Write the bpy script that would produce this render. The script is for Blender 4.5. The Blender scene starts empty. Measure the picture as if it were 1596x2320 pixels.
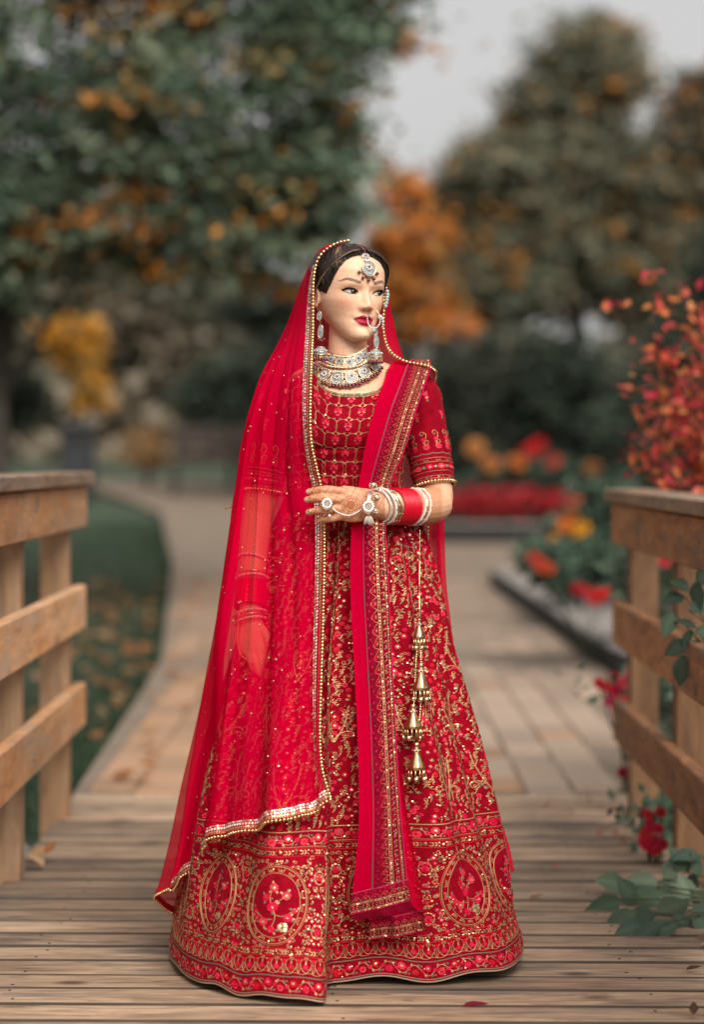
import bpy, math, random
import numpy as np
from mathutils import Vector, Matrix

R = np.random.default_rng(7)
random.seed(7)
sc = bpy.context.scene
COL = sc.collection

# ------------------------------------------------------------------ camera, sky, sun, exposure
D0 = 5.652                  # metres from the camera to the woman
HC = 1.13                   # camera height
HZ = 1040.0                 # image row of the horizon (photo measured on a 1596 x 2320 grid)
cam = bpy.data.cameras.new('camera')
cam.lens = 85; cam.sensor_fit = 'HORIZONTAL'; cam.sensor_width = 24
cam.shift_y = -(1160 - HZ) / 1596
cam.clip_end = 2000
cam.dof.use_dof = True; cam.dof.focus_distance = 5.46; cam.dof.aperture_fstop = 1.6
camo = bpy.data.objects.new('camera', cam); COL.objects.link(camo)
camo.location = (0, -D0, HC); camo.rotation_euler = (math.radians(90), 0, 0)
sc.camera = camo

SUN_EL, SUN_AZ = math.radians(42), math.radians(160)     # behind the camera, to the right
w = bpy.data.worlds.new('World'); sc.world = w; w.use_nodes = True
nt = w.node_tree; nt.nodes.clear()
out = nt.nodes.new('ShaderNodeOutputWorld'); bg = nt.nodes.new('ShaderNodeBackground')
sky = nt.nodes.new('ShaderNodeTexSky'); sky.sky_type = 'NISHITA'; sky.sun_disc = False
sky.sun_elevation = SUN_EL; sky.sun_rotation = SUN_AZ; sky.dust_density = 4.0; sky.air_density = 1.0; sky.ozone_density = 1.0
hs = nt.nodes.new('ShaderNodeHueSaturation'); hs.inputs['Saturation'].default_value = 0.10
mx = nt.nodes.new('ShaderNodeMix'); mx.data_type = 'RGBA'; mx.inputs[0].default_value = 0.65
mx.inputs[7].default_value = (3.6, 3.55, 3.5, 1)          # even cloud layer
nt.links.new(sky.outputs[0], hs.inputs['Color']); nt.links.new(hs.outputs[0], mx.inputs[6])
nt.links.new(mx.outputs[2], bg.inputs[0]); bg.inputs[1].default_value = 0.072
nt.links.new(bg.outputs[0], out.inputs[0])

sl = bpy.data.lights.new('sun', 'SUN'); sl.energy = 1.5; sl.angle = math.radians(40); sl.color = (1.0, 0.95, 0.88)
so = bpy.data.objects.new('sun', sl); COL.objects.link(so)
sd = Vector((math.sin(SUN_AZ) * math.cos(SUN_EL), math.cos(SUN_AZ) * math.cos(SUN_EL), math.sin(SUN_EL)))
so.rotation_euler = sd.to_track_quat('Z', 'Y').to_euler(); so.location = (3, -6, 8)

sc.view_settings.view_transform = 'Standard'; sc.view_settings.look = 'None'
sc.view_settings.exposure = 1.22; sc.view_settings.gamma = 1.0; sc.view_settings.use_curve_mapping = False
sc.render.engine = 'CYCLES'
cy = sc.cycles
cy.use_denoising = True; cy.denoiser = 'OPENIMAGEDENOISE'; cy.use_adaptive_sampling = False
cy.max_bounces = 6; cy.diffuse_bounces = 3; cy.glossy_bounces = 3; cy.transmission_bounces = 4
cy.transparent_max_bounces = 16; cy.sample_clamp_indirect = 6.0; cy.caustics_reflective = False; cy.caustics_refractive = False

# ------------------------------------------------------------------ helpers
def W(xv, yv, Ymm=0.0):
    """photo grid position at a distance Y (mm behind the woman's plane) -> world point in metres"""
    xv = np.asarray(xv, float); yv = np.asarray(yv, float); Y = np.asarray(Ymm, float) / 1000.0
    s = (D0 + Y) / D0
    return np.stack(np.broadcast_arrays((xv - 798) / 1000 * s, Y, HC - (yv - HZ) / 1000 * s), -1)

def WL(pts):
    a = np.array(pts, float)
    return W(a[:, 0], a[:, 1], a[:, 2])

def at(xv, yv, D):
    """photo grid position at a camera distance D (m)"""
    return np.array([(xv - 798) * D / (1000 * D0), D - D0, HC - (yv - HZ) * D / (1000 * D0)])

def crm(P, n, closed=False):
    """Catmull-Rom through P, n samples, even in parameter"""
    P = np.asarray(P, float); m = len(P)
    if closed:
        t = np.arange(n) / n * m; i = np.floor(t).astype(int); f = (t - i)[:, None]
        p0, p1, p2, p3 = P[(i - 1) % m], P[i % m], P[(i + 1) % m], P[(i + 2) % m]
    else:
        t = np.linspace(0, m - 1, n); i = np.minimum(np.floor(t).astype(int), m - 2); f = (t - i)[:, None]
        E = np.vstack([2 * P[0] - P[1], P, 2 * P[-1] - P[-2]])
        p0, p1, p2, p3 = E[i], E[i + 1], E[i + 2], E[i + 3]
    return 0.5 * (2 * p1 + (p2 - p0) * f + (2 * p0 - 5 * p1 + 4 * p2 - p3) * f ** 2 + (3 * p1 - p0 - 3 * p2 + p3) * f ** 3)

def resample(P, n):
    """n points evenly by arc length"""
    P = np.asarray(P, float); d = np.r_[0, np.cumsum(np.linalg.norm(np.diff(P, axis=0), axis=1))]
    s = np.linspace(0, d[-1], n)
    return np.stack([np.interp(s, d, P[:, k]) for k in range(P.shape[1])], -1)

def plen(P):
    return np.linalg.norm(np.diff(P, axis=0), axis=1).sum()

def unit(v):
    v = np.asarray(v, float); return v / np.maximum(np.linalg.norm(v, axis=-1, keepdims=True), 1e-12)

def interp(x, xs, ys):
    return np.interp(x, xs, ys)

def sm(a, b, x):
    t = np.clip((x - a) / (b - a), 0, 1); return t * t * (3 - 2 * t)

class Acc:
    """collects vertices, faces, colours and material slots for ONE mesh"""
    def __init__(s):
        s.V = []; s.Q = []; s.T = []; s.C = []; s.n = 0; s.qm = []; s.tm = []
    def add(s, V, quads=None, tris=None, col=None, m=0):
        V = np.asarray(V, float).reshape(-1, 3)
        if quads is not None and len(quads):
            q = np.asarray(quads, int).reshape(-1, 4) + s.n; s.Q.append(q); s.qm.append(np.full(len(q), m))
        if tris is not None and len(tris):
            t = np.asarray(tris, int).reshape(-1, 3) + s.n; s.T.append(t); s.tm.append(np.full(len(t), m))
        c = np.ones((len(V), 3)) if col is None else np.broadcast_to(np.asarray(col, float), (len(V), 3))
        s.C.append(c); s.V.append(V); s.n += len(V)
        return s
    def grid(s, G, closed_u=False, closed_v=False, col=None, m=0, flip=False):
        nv, nu = G.shape[:2]
        i, j = np.meshgrid(np.arange(nv if closed_v else nv - 1), np.arange(nu if closed_u else nu - 1), indexing='ij')
        i2, j2 = (i + 1) % nv, (j + 1) % nu
        q = np.stack([i * nu + j, i * nu + j2, i2 * nu + j2, i2 * nu + j], -1).reshape(-1, 4)
        if flip: q = q[:, ::-1]
        return s.add(G, quads=q, col=None if col is None else np.asarray(col).reshape(-1, 3) if np.ndim(col) > 1 else col, m=m)
    def tube(s, P, r, seg=8, caps=True, col=None, m=0, flat=1.0, ref=None):
        P = np.asarray(P, float); n = len(P); r = np.broadcast_to(np.asarray(r, float), (n,))
        T = unit(np.gradient(P, axis=0))
        N = np.zeros_like(T); ref = np.array([0.0, 0.0, 1.0]) if ref is None else np.asarray(ref, float)
        if abs(T[0] @ ref) > 0.93: ref = np.array([1.0, 0, 0])
        nrm = unit(ref - T[0] * (T[0] @ ref))
        for k in range(n):
            nrm = unit(nrm - T[k] * (T[k] @ nrm)); N[k] = nrm
        Bn = np.cross(T, N); a = np.arange(seg) / seg * 2 * np.pi
        G = P[:, None] + r[:, None, None] * (np.cos(a)[None, :, None] * N[:, None] + flat * np.sin(a)[None, :, None] * Bn[:, None])
        if caps:
            G = np.concatenate([np.repeat((P[0] - T[0] * r[0] * .0)[None, None], seg, 1), G, np.repeat(P[-1][None, None], seg, 1)], 0)
        return s.grid(G, closed_u=True, col=col, m=m)
    def ball(s, c, r, seg=8, rings=5, col=None, m=0):
        la = np.linspace(-np.pi / 2, np.pi / 2, rings + 1); lo = np.arange(seg) / seg * 2 * np.pi
        rr = np.broadcast_to(np.asarray(r, float), (3,))
        G = np.stack([np.cos(la)[:, None] * np.cos(lo), np.cos(la)[:, None] * np.sin(lo), np.sin(la)[:, None] * np.ones(seg)], -1) * rr + np.asarray(c)
        return s.grid(G, closed_u=True, col=col, m=m)
    def balls(s, C, r, seg=6, rings=4, col=None, m=0):
        C = np.asarray(C, float); r = np.broadcast_to(np.asarray(r, float), (len(C),))
        for c, k in zip(C, r): s.ball(c, k, seg, rings, col, m)
        return s
    def box(s, c, size, rot=None, bev=0.0, col=None, m=0):
        hx, hy, hz = np.asarray(size, float) / 2
        if bev <= 0:
            V = np.array([[x, y, z] for x in (-hx, hx) for y in (-hy, hy) for z in (-hz, hz)])
            Q = [[0, 1, 3, 2], [4, 6, 7, 5], [0, 4, 5, 1], [2, 3, 7, 6], [0, 2, 6, 4], [1, 5, 7, 3]]
        else:
            b = bev; V = []; sg = [(x, y, z) for x in (-1, 1) for y in (-1, 1) for z in (-1, 1)]
            for x, y, z in sg:
                V += [[x * hx, y * (hy - b), z * (hz - b)], [x * (hx - b), y * hy, z * (hz - b)], [x * (hx - b), y * (hy - b), z * hz]]
            V = np.array(V); ix = {g: 3 * k for k, g in enumerate(sg)}; Q = []; T = []
            for sx in (-1, 1):
                Q.append([ix[(sx, -1, -1)], ix[(sx, 1, -1)], ix[(sx, 1, 1)], ix[(sx, -1, 1)]][::sx])
                Q.append([ix[(-1, sx, -1)] + 1, ix[(-1, sx, 1)] + 1, ix[(1, sx, 1)] + 1, ix[(1, sx, -1)] + 1][::sx])
                Q.append([ix[(-1, -1, sx)] + 2, ix[(1, -1, sx)] + 2, ix[(1, 1, sx)] + 2, ix[(-1, 1, sx)] + 2][::sx])
            for p in (-1, 1):
                for q_ in (-1, 1):
                    Q.append([ix[(p, q_, -1)], ix[(p, q_, 1)], ix[(p, q_, 1)] + 1, ix[(p, q_, -1)] + 1][::-p * q_])
                    Q.append([ix[(p, -1, q_)], ix[(p, -1, q_)] + 2, ix[(p, 1, q_)] + 2, ix[(p, 1, q_)]][::-p * q_])
                    Q.append([ix[(-1, p, q_)] + 1, ix[(1, p, q_)] + 1, ix[(1, p, q_)] + 2, ix[(-1, p, q_)] + 2][::-p * q_])
            T = [[ix[g], ix[g] + 1, ix[g] + 2][::(1 if g[0] * g[1] * g[2] > 0 else -1)] for g in sg]
        if rot is not None: V = V @ np.asarray(rot).T
        return s.add(V + np.asarray(c), quads=Q, tris=T if bev > 0 else None, col=col, m=m)
    def mesh(s, name, mats, smooth=True):
        V = np.concatenate(s.V); C = np.concatenate(s.C)
        Q = np.concatenate(s.Q) if s.Q else np.zeros((0, 4), int); T = np.concatenate(s.T) if s.T else np.zeros((0, 3), int)
        me = bpy.data.meshes.new(name)
        me.vertices.add(len(V)); me.vertices.foreach_set('co', V.astype(np.float32).ravel())
        loops = np.r_[Q.ravel(), T.ravel()]; me.loops.add(len(loops)); me.loops.foreach_set('vertex_index', loops.astype(np.int32))
        ls = np.r_[np.arange(len(Q)) * 4, len(Q) * 4 + np.arange(len(T)) * 3]
        me.polygons.add(len(ls)); me.polygons.foreach_set('loop_start', ls.astype(np.int32))
        for m_ in (mats if isinstance(mats, (list, tuple)) else [mats]): me.materials.append(m_)
        mi = np.r_[np.concatenate(s.qm) if s.qm else [], np.concatenate(s.tm) if s.tm else []].astype(np.int32)
        me.polygons.foreach_set('material_index', mi)
        me.polygons.foreach_set('use_smooth', np.full(len(ls), smooth))
        me.update(calc_edges=True); me.validate()
        at_ = me.color_attributes.new('Col', 'FLOAT_COLOR', 'POINT')
        at_.data.foreach_set('color', np.c_[C, np.ones(len(C))].astype(np.float32).ravel())
        return me
    def obj(s, name, mats, parent=None, smooth=True, **kw):
        return link(bpy.data.objects.new(name, s.mesh(name, mats, smooth)), parent, **kw)

def link(o, parent=None, label=None, cat=None, group=None, kind=None):
    COL.objects.link(o)
    if parent is not None: o.parent = parent
    if label: o['label'] = label
    if cat: o['category'] = cat
    if group: o['group'] = group
    if kind: o['kind'] = kind
    return o

def thing(name, label, cat, loc=(0, 0, 0), group=None):
    o = bpy.data.objects.new(name, None); o.location = loc; o.empty_display_size = 0.1
    return link(o, None, label, cat, group)

def rot(ax, a):
    return np.array(Matrix.Rotation(a, 3, ax))

# ------------------------------------------------------------------ materials
def mat(name, base=(.5, .5, .5), rough=.6, metal=0.0, attr=False, noise=None, bump=None, sheen=0, sss=0, spec=.5, coat=0, trans=None):
    m = bpy.data.materials.new(name); m.use_nodes = True
    t = m.node_tree; p = t.nodes['Principled BSDF']; N = t.nodes.new; L = t.links.new
    p.inputs['Base Color'].default_value = (*base, 1); p.inputs['Roughness'].default_value = rough
    p.inputs['Metallic'].default_value = metal; p.inputs['Specular IOR Level'].default_value = spec
    if sheen: p.inputs['Sheen Weight'].default_value = sheen; p.inputs['Sheen Roughness'].default_value = .4; p.inputs['Sheen Tint'].default_value = (1, .35, .35, 1)
    if sss:
        p.inputs['Subsurface Weight'].default_value = sss; p.inputs['Subsurface Radius'].default_value = (1, .35, .2); p.inputs['Subsurface Scale'].default_value = .006
    if coat: p.inputs['Coat Weight'].default_value = coat
    src = None
    if attr:
        a = N('ShaderNodeVertexColor'); a.layer_name = 'Col'; src = a.outputs[0]
    if noise:
        tc = N('ShaderNodeTexCoord'); mp = N('ShaderNodeMapping'); nz = N('ShaderNodeTexNoise')
        mp.inputs['Scale'].default_value = noise.get('scale', (10, 10, 10)); nz.inputs['Scale'].default_value = 1.0
        nz.inputs['Detail'].default_value = noise.get('detail', 5); nz.inputs['Roughness'].default_value = .6
        L(tc.outputs['Object'], mp.inputs[0]); L(mp.outputs[0], nz.inputs['Vector'])
        cr = N('ShaderNodeValToRGB'); cr.color_ramp.elements[0].position = noise.get('lo', .3); cr.color_ramp.elements[1].position = noise.get('hi', .7)
        c0 = noise['c0']; c1 = noise['c1']
        cr.color_ramp.elements[0].color = (*c0, 1); cr.color_ramp.elements[1].color = (*c1, 1)
        L(nz.outputs[0], cr.inputs[0])
        if src is not None:
            mm = N('ShaderNodeMix'); mm.data_type = 'RGBA'; mm.blend_type = 'MULTIPLY'; mm.inputs[0].default_value = 1
            L(src, mm.inputs[6]); L(cr.outputs[0], mm.inputs[7]); src = mm.outputs[2]
        else: src = cr.outputs[0]
        if bump:
            b = N('ShaderNodeBump'); b.inputs['Strength'].default_value = bump[0]; b.inputs['Distance'].default_value = bump[1]
            L(nz.outputs[0], b.inputs['Height']); L(b.outputs[0], p.inputs['Normal'])
    if src is not None: L(src, p.inputs['Base Color'])
    if trans:
        tr = N('ShaderNodeBsdfTranslucent'); ms = N('ShaderNodeMixShader'); ms.inputs[0].default_value = trans
        if src is not None: L(src, tr.inputs[0])
        else: tr.inputs[0].default_value = (*base, 1)
        L(p.outputs[0], ms.inputs[1]); L(tr.outputs[0], ms.inputs[2]); L(ms.outputs[0], t.nodes['Material Output'].inputs[0])
    return m

def wood(name, c_lo, c_hi, c_dark, axis, grain=26.0, knots=True, rough=.75, stain=None, gf=.85):
    """weathered softwood: long grain along `axis`, knots, dark end stains, per-board tone"""
    m = bpy.data.materials.new(name); m.use_nodes = True
    t = m.node_tree; p = t.nodes['Principled BSDF']; N = t.nodes.new; L = t.links.new
    tc = N('ShaderNodeTexCoord'); oi = N('ShaderNodeObjectInfo')
    off = N('ShaderNodeVectorMath'); off.operation = 'MULTIPLY_ADD'
    cmb = N('ShaderNodeCombineXYZ')
    for k in range(3): L(oi.outputs['Random'], cmb.inputs[k])
    L(cmb.outputs[0], off.inputs[0]); off.inputs[1].default_value = (37, 53, 71); L(tc.outputs['Object'], off.inputs[2])
    def noise(sx, detail, dist=0.0):
        mp = N('ShaderNodeMapping'); s = [1.0, 1.0, 1.0]
        for k in range(3): s[k] = sx[0] if k == axis else sx[1]
        mp.inputs['Scale'].default_value = s; nz = N('ShaderNodeTexNoise'); nz.inputs['Scale'].default_value = 1; nz.inputs['Detail'].default_value = detail
        nz.inputs['Distortion'].default_value = dist; nz.inputs['Roughness'].default_value = .65
        L(off.outputs[0], mp.inputs[0]); L(mp.outputs[0], nz.inputs['Vector']); return nz.outputs[0]
    g = noise((4.5, grain), 7, 1.2); big = noise((1.8, 4.0), 4, .5)
    def ramp(src, e):
        r = N('ShaderNodeValToRGB'); r.color_ramp.elements[0].position = e[0][0]; r.color_ramp.elements[0].color = (*e[0][1], 1)
        r.color_ramp.elements[1].position = e[-1][0]; r.color_ramp.elements[1].color = (*e[-1][1], 1)
        for q in e[1:-1]:
            x = r.color_ramp.elements.new(q[0]); x.color = (*q[1], 1)
        L(src, r.inputs[0]); return r.outputs[0]
    def mix(a, b, f, bt='MIX', fac=1.0):
        q = N('ShaderNodeMix'); q.data_type = 'RGBA'; q.blend_type = bt
        if f is None: q.inputs[0].default_value = fac
        else: L(f, q.inputs[0])
        for sock, v in ((6, a), (7, b)):
            if isinstance(v, tuple): q.inputs[sock].default_value = (*v, 1)
            else: L(v, q.inputs[sock])
        return q.outputs[2]
    col = ramp(big, [(.3, c_lo), (.7, c_hi)])
    col = mix(col, ramp(g, [(.33, c_dark), (.48, (.82, .82, .82)), (.72, (1.28, 1.25, 1.2))]), None, 'MULTIPLY', gf)
    bl = noise((2.2, 11.0), 4, 1.0); col = mix(col, ramp(bl, [(.34, (.5, .46, .43)), (.55, (1.0, 1.0, 1.0)), (.75, (1.15, 1.13, 1.1))]), None, 'MULTIPLY', .55)
    if stain:
        st = noise((1.6, 9.0), 4); fm = N('ShaderNodeMapRange'); fm.inputs[1].default_value = .52; fm.inputs[2].default_value = .7
        L(st, fm.inputs[0]); col = mix(col, stain, fm.outputs[0])
    if knots:
        mp = N('ShaderNodeMapping'); s = [5.5] * 3; s[axis] = 3.4; mp.inputs['Scale'].default_value = s
        L(off.outputs[0], mp.inputs[0]); vo = N('ShaderNodeTexVoronoi'); vo.inputs['Scale'].default_value = 1.0
        nzv = N('ShaderNodeTexNoise'); nzv.inputs['Scale'].default_value = 2.0
        L(mp.outputs[0], vo.inputs['Vector'])
        km = N('ShaderNodeMapRange'); km.inputs[1].default_value = .05; km.inputs[2].default_value = .17; km.inputs[3].default_value = .8; km.inputs[4].default_value = 0
        L(vo.outputs['Distance'], km.inputs[0]); col = mix(col, tuple(np.array(c_dark) * np.array(c_lo) * .45), km.outputs[0])
    hv = N('ShaderNodeHueSaturation'); mr = N('ShaderNodeMapRange'); mr.inputs[3].default_value = .62; mr.inputs[4].default_value = 1.22
    L(oi.outputs['Random'], mr.inputs[0]); L(mr.outputs[0], hv.inputs['Value']); L(col, hv.inputs['Color'])
    L(hv.outputs[0], p.inputs['Base Color']); p.inputs['Roughness'].default_value = rough
    b = N('ShaderNodeBump'); b.inputs['Strength'].default_value = .5; b.inputs['Distance'].default_value = .002
    L(g, b.inputs['Height']); L(b.outputs[0], p.inputs['Normal'])
    return m

def net(name, col, opacity, tint):
    """sheer net cloth: coloured threads with holes between them"""
    m = bpy.data.materials.new(name); m.use_nodes = True
    t = m.node_tree; t.nodes.clear(); N = t.nodes.new; L = t.links.new
    o = N('ShaderNodeOutputMaterial'); d = N('ShaderNodeBsdfDiffuse'); tl = N('ShaderNodeBsdfTranslucent'); tr = N('ShaderNodeBsdfTransparent')
    d.inputs[0].default_value = (*col, 1); tl.inputs[0].default_value = (*col, 1); tr.inputs[0].default_value = (*tint, 1)
    a = N('ShaderNodeMixShader'); a.inputs[0].default_value = .35; L(d.outputs[0], a.inputs[1]); L(tl.outputs[0], a.inputs[2])
    b = N('ShaderNodeMixShader'); b.inputs[0].default_value = opacity; L(tr.outputs[0], b.inputs[1]); L(a.outputs[0], b.inputs[2])
    L(b.outputs[0], o.inputs[0]); return m

M = {}
M['leaf'] = mat('leaf_mix', attr=True, rough=.6, trans=.35, spec=.3)
M['bark'] = mat('bark', rough=.9, noise=dict(scale=(20, 20, 4), c0=(.025, .02, .016), c1=(.09, .075, .06)), bump=(.6, .02))
M['deck'] = wood('deck_board', (.31, .195, .12), (.55, .39, .26), (.22, .18, .15), 0, grain=34, stain=(.13, .10, .08))
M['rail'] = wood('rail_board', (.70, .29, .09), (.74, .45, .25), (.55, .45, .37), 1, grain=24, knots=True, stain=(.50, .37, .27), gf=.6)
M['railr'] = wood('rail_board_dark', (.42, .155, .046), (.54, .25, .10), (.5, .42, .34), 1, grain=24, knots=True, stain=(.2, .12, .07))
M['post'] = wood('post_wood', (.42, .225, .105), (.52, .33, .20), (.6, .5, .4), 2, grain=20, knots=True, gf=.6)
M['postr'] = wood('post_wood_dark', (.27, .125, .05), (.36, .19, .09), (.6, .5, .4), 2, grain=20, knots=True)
M['cap'] = wood('cap_wood', (.21, .125, .07), (.33, .21, .125), (.5, .45, .4), 1, grain=18, knots=False, stain=(.25, .2, .16))
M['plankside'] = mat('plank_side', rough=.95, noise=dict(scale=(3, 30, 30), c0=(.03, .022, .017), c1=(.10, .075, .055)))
M['iron'] = mat('nail_iron', (.03, .022, .018), rough=.6, metal=.6)
M['paver'] = mat('paver_concrete', attr=True, rough=.9, noise=dict(scale=(30, 30, 30), c0=(.75, .75, .75), c1=(1.15, 1.12, 1.1)), bump=(.3, .004))
M['sand'] = mat('joint_sand', rough=.95, noise=dict(scale=(6, 6, 6), c0=(.165, .118, .082), c1=(.25, .19, .14)))
M['soil'] = mat('soil', rough=.95, noise=dict(scale=(5, 5, 5), c0=(.035, .028, .02), c1=(.10, .075, .055)), bump=(.6, .03))
M['lawn'] = mat('lawn_ground', rough=.95, noise=dict(scale=(2.2, 2.2, 2.2), c0=(.018, .034, .018), c1=(.05, .075, .038)))
M['grass'] = mat('grass_blade', attr=True, rough=.6, trans=.3, spec=.3)
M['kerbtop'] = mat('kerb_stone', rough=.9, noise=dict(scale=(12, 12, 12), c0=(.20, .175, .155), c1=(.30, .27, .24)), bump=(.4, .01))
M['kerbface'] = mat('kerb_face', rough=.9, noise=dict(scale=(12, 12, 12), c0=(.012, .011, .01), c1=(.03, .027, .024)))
M['bin'] = mat('bin_plastic', rough=.5, noise=dict(scale=(5, 5, 5), c0=(.016, .018, .021), c1=(.026, .029, .033)))
M['bench'] = mat('bench_wood', rough=.7, noise=dict(scale=(3, 30, 30), c0=(.035, .022, .018), c1=(.075, .05, .04)))
M['petal'] = mat('petal', attr=True, rough=.5, trans=.3, spec=.3)
M['rock'] = mat('rock', rough=.9, noise=dict(scale=(8, 8, 8), c0=(.12, .11, .1), c1=(.3, .28, .25)), bump=(.6, .03))
# ------------------------------------------------------------------ terrain, path, deck
def zt(Y):
    return interp(np.asarray(Y, float) + D0, [0, 14, 20, 25, 30, 35, 45, 100, 400], [0, 0, .13, .33, .58, .8, 1.1, 1.7, 3.0])
def xl(D): return interp(D, [8, 8.4, 14, 22, 28.5, 34.5, 36], [-.95, -.95, -1.07, -1.58, -2.18, -3.67, -8])
def xr(D): return interp(D, [8, 8.4, 11, 13.3, 20, 21], [.93, .95, 1.18, 1.36, 1.10, 1.9])

def ground_z(X, Y):
    z = zt(Y) - .05
    under = sm(3.4, 2.4, Y)                          # the dip the boardwalk crosses
    return z - under * .42 + .03 * np.sin(X * 1.3 + 1) * np.cos(Y * .9) * sm(3, 6, Y) * .6

xs = np.r_[np.linspace(-400, -14, 14), np.linspace(-12, 12, 97), np.linspace(14, 400, 14)]
ys = np.r_[np.linspace(-60, -8, 8), np.linspace(-7, 40, 180), np.linspace(45, 600, 24)]
GX, GY = np.meshgrid(xs, ys)
a = Acc(); a.grid(np.stack([GX, GY, ground_z(GX, GY)], -1))
link(bpy.data.objects.new('lawn', a.mesh('lawn', M['lawn'])), kind='structure')

# path bed
Ds = np.linspace(8.36, 35.5, 90); k = np.linspace(0, 1, 24)
PX = xl(Ds)[:, None] * (1 - k) + xr(Ds)[:, None] * k
PX = np.where(Ds[:, None] > 21, xl(Ds)[:, None] * (1 - k) + interp(Ds, [21, 24, 24.5, 36], [1.9, 1.9, 1.6, 1.6])[:, None] * k, PX)
PY = np.broadcast_to(Ds[:, None] - D0, PX.shape)
path = Acc(); path.grid(np.stack([PX, PY, zt(PY) + .004 - .016 * (PY < 7)], -1))
path = path.obj('path', M['sand'], kind='structure')
# pavers: running bond, nearest ones each an object, the rest one mesh
pm = []
PCOL = lambda q, x: (np.array([.36, .215, .128]) * (1 - x) + np.array([.355, .262, .195]) * x) * (.84 + .07 * q)
for q in range(12):
    b = Acc(); b.box((0, 0, -.03), (.160, .292, .06), bev=.007, col=PCOL(q % 6, q // 6)); pm.append(b.mesh('paver', M['paver'], smooth=False))
rest = Acc(); cnt = 0; cells = []
for c_ in range(-14, 14):
    for r_ in range(-1, 54):
        Y = 2.90 + r_ * .298 + (c_ % 2) * .14; X = c_ * .1665 + .01; D = Y + D0
        if Y - .146 < 2.745 or D > 20.4 or X - .08 < xl(D) or X + .08 > min(xr(D), 1.9): continue
        cells.append((Y, X))
for Y, X in sorted(cells):
    z = float(zt(Y)) + .004 + R.normal(0, .0015); q = R.integers(6); side = 1 if X + R.normal(0, .35) > .1 else 0
    if cnt < 300:
        o = bpy.data.objects.new('paver', pm[q + 6 * side]); o.location = (X + R.normal(0, .0015), Y + R.normal(0, .003), z)
        o.rotation_euler = (R.normal(0, .003), R.normal(0, .006), R.normal(0, .006)); link(o, path); cnt += 1
    else:
        rest.box((X, Y, z - .02), (.160, .292, .04), rot('Z', R.normal(0, .006)), col=PCOL(q, side))
rest.obj('pavers', M['paver'], path, smooth=False, kind='stuff')

# boardwalk
deck = bpy.data.objects.new('boardwalk', None); link(deck, kind='structure')
nail = Acc(); nail.ball((0, 0, 0), (.0042, .0042, .0012), 8, 4); nail_me = nail.mesh('nail', M['iron'])
pitch = .1535
for i in range(34):
    Y = 2.66 - i * pitch
    b = Acc(); wd = .1535 - R.choice([.007, .010, .013, .017, .024], p=[.3, .3, .2, .12, .08])
    L_ = 1.86 + R.normal(0, .006); h_ = wd / 2; ed = R.choice([.0035, .005, .008, .011], p=[.45, .35, .12, .08]); pr = [(-h_, -.038), (-h_, -.007), (-h_ + ed * .3, -.003), (-h_ + ed, 0), (h_ - .008, 0), (h_ - .0025, -.003), (h_, -.009), (h_, -.038)]
    Gp = np.array([[(x_, y_, z_) for y_, z_ in pr] for x_ in (-L_ / 2, L_ / 2)]); V_ = Gp.reshape(-1, 3)
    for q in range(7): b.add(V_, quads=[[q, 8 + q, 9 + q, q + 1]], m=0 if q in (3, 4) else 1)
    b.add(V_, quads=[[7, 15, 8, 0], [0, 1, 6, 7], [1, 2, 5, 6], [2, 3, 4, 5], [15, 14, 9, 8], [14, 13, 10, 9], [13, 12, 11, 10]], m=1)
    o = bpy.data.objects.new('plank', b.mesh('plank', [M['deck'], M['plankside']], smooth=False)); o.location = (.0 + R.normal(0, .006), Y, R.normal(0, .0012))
    o.rotation_euler = (R.normal(0, .004), 0, -.016 - .010 * (i / 34) + R.normal(0, .0025)); link(o, deck)
    for xx in (-.72, -.04, .62):
        for yy in (-.042, .04):
            if R.random() < .35: continue
            n_ = bpy.data.objects.new('nail', nail_me); n_.location = (xx + R.normal(0, .012), yy + R.normal(0, .006), .0004); link(n_, o)
for xx in (-.72, -.04, .62):
    b = Acc(); b.box((0, 0, 0), (.05, 5.6, .19)); o = b.obj('joist', M['post'], deck); o.location = (xx, 0.15, -.139)

# railings
def railing(label, X, side, dz, y1, mb, mp_):
    t = thing('railing', label, 'railing', (X, 0, 0), None)
    y0 = -2.4; ln = y1 - y0
    for k, (zl, zh) in enumerate([(.915, 1.045), (.59, .727), (.28, .413)]):
        b = Acc(); b.box((0, 0, 0), (.038, ln, zh - zl), bev=.004)
        o = b.obj('rail_board', mb, t, smooth=False); o.location = (0, (y0 + y1) / 2 - .02 * k + R.normal(0, .006), (zl + zh) / 2 + dz)
        o.rotation_euler = (R.normal(0, .001), 0, 0)
        for yy in (y1 - .20, y1 - .165, y1 - 1.3):
            n_ = bpy.data.objects.new('nail', nail_me); n_.location = (-side * .0192, yy - (y0 + y1) / 2, R.uniform(-.03, .03)); n_.scale = (1.2, 1.2, 1.2)
            n_.rotation_euler = (0, math.pi / 2, 0); link(n_, o)
    b = Acc(); b.box((0, 0, 0), (.15, ln + .05, .041), bev=.005)
    o = b.obj('rail_cap', M['cap'], t, smooth=False); o.location = (side * .035, (y0 + y1) / 2 + .012, 1.069 + dz)
    for yy in (y1 - .15, y1 - 1.27, y1 - 2.4, y1 - 3.5):
        b = Acc(); h = 1.045 + dz + .45; b.box((0, 0, 0), (.089, .089, h), bev=.005)
        o = b.obj('post', mp_, t, smooth=False); o.location = (side * .0655, yy, (1.046 + dz) - h / 2); o.rotation_euler = (0, 0, R.normal(0, .01))
    return t
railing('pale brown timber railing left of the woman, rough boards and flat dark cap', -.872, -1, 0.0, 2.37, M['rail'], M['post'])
railing('dark brown timber railing overgrown with leaves under the red leaved bush', .862, 1, -.056, 2.45, M['railr'], M['postr'])

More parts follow.
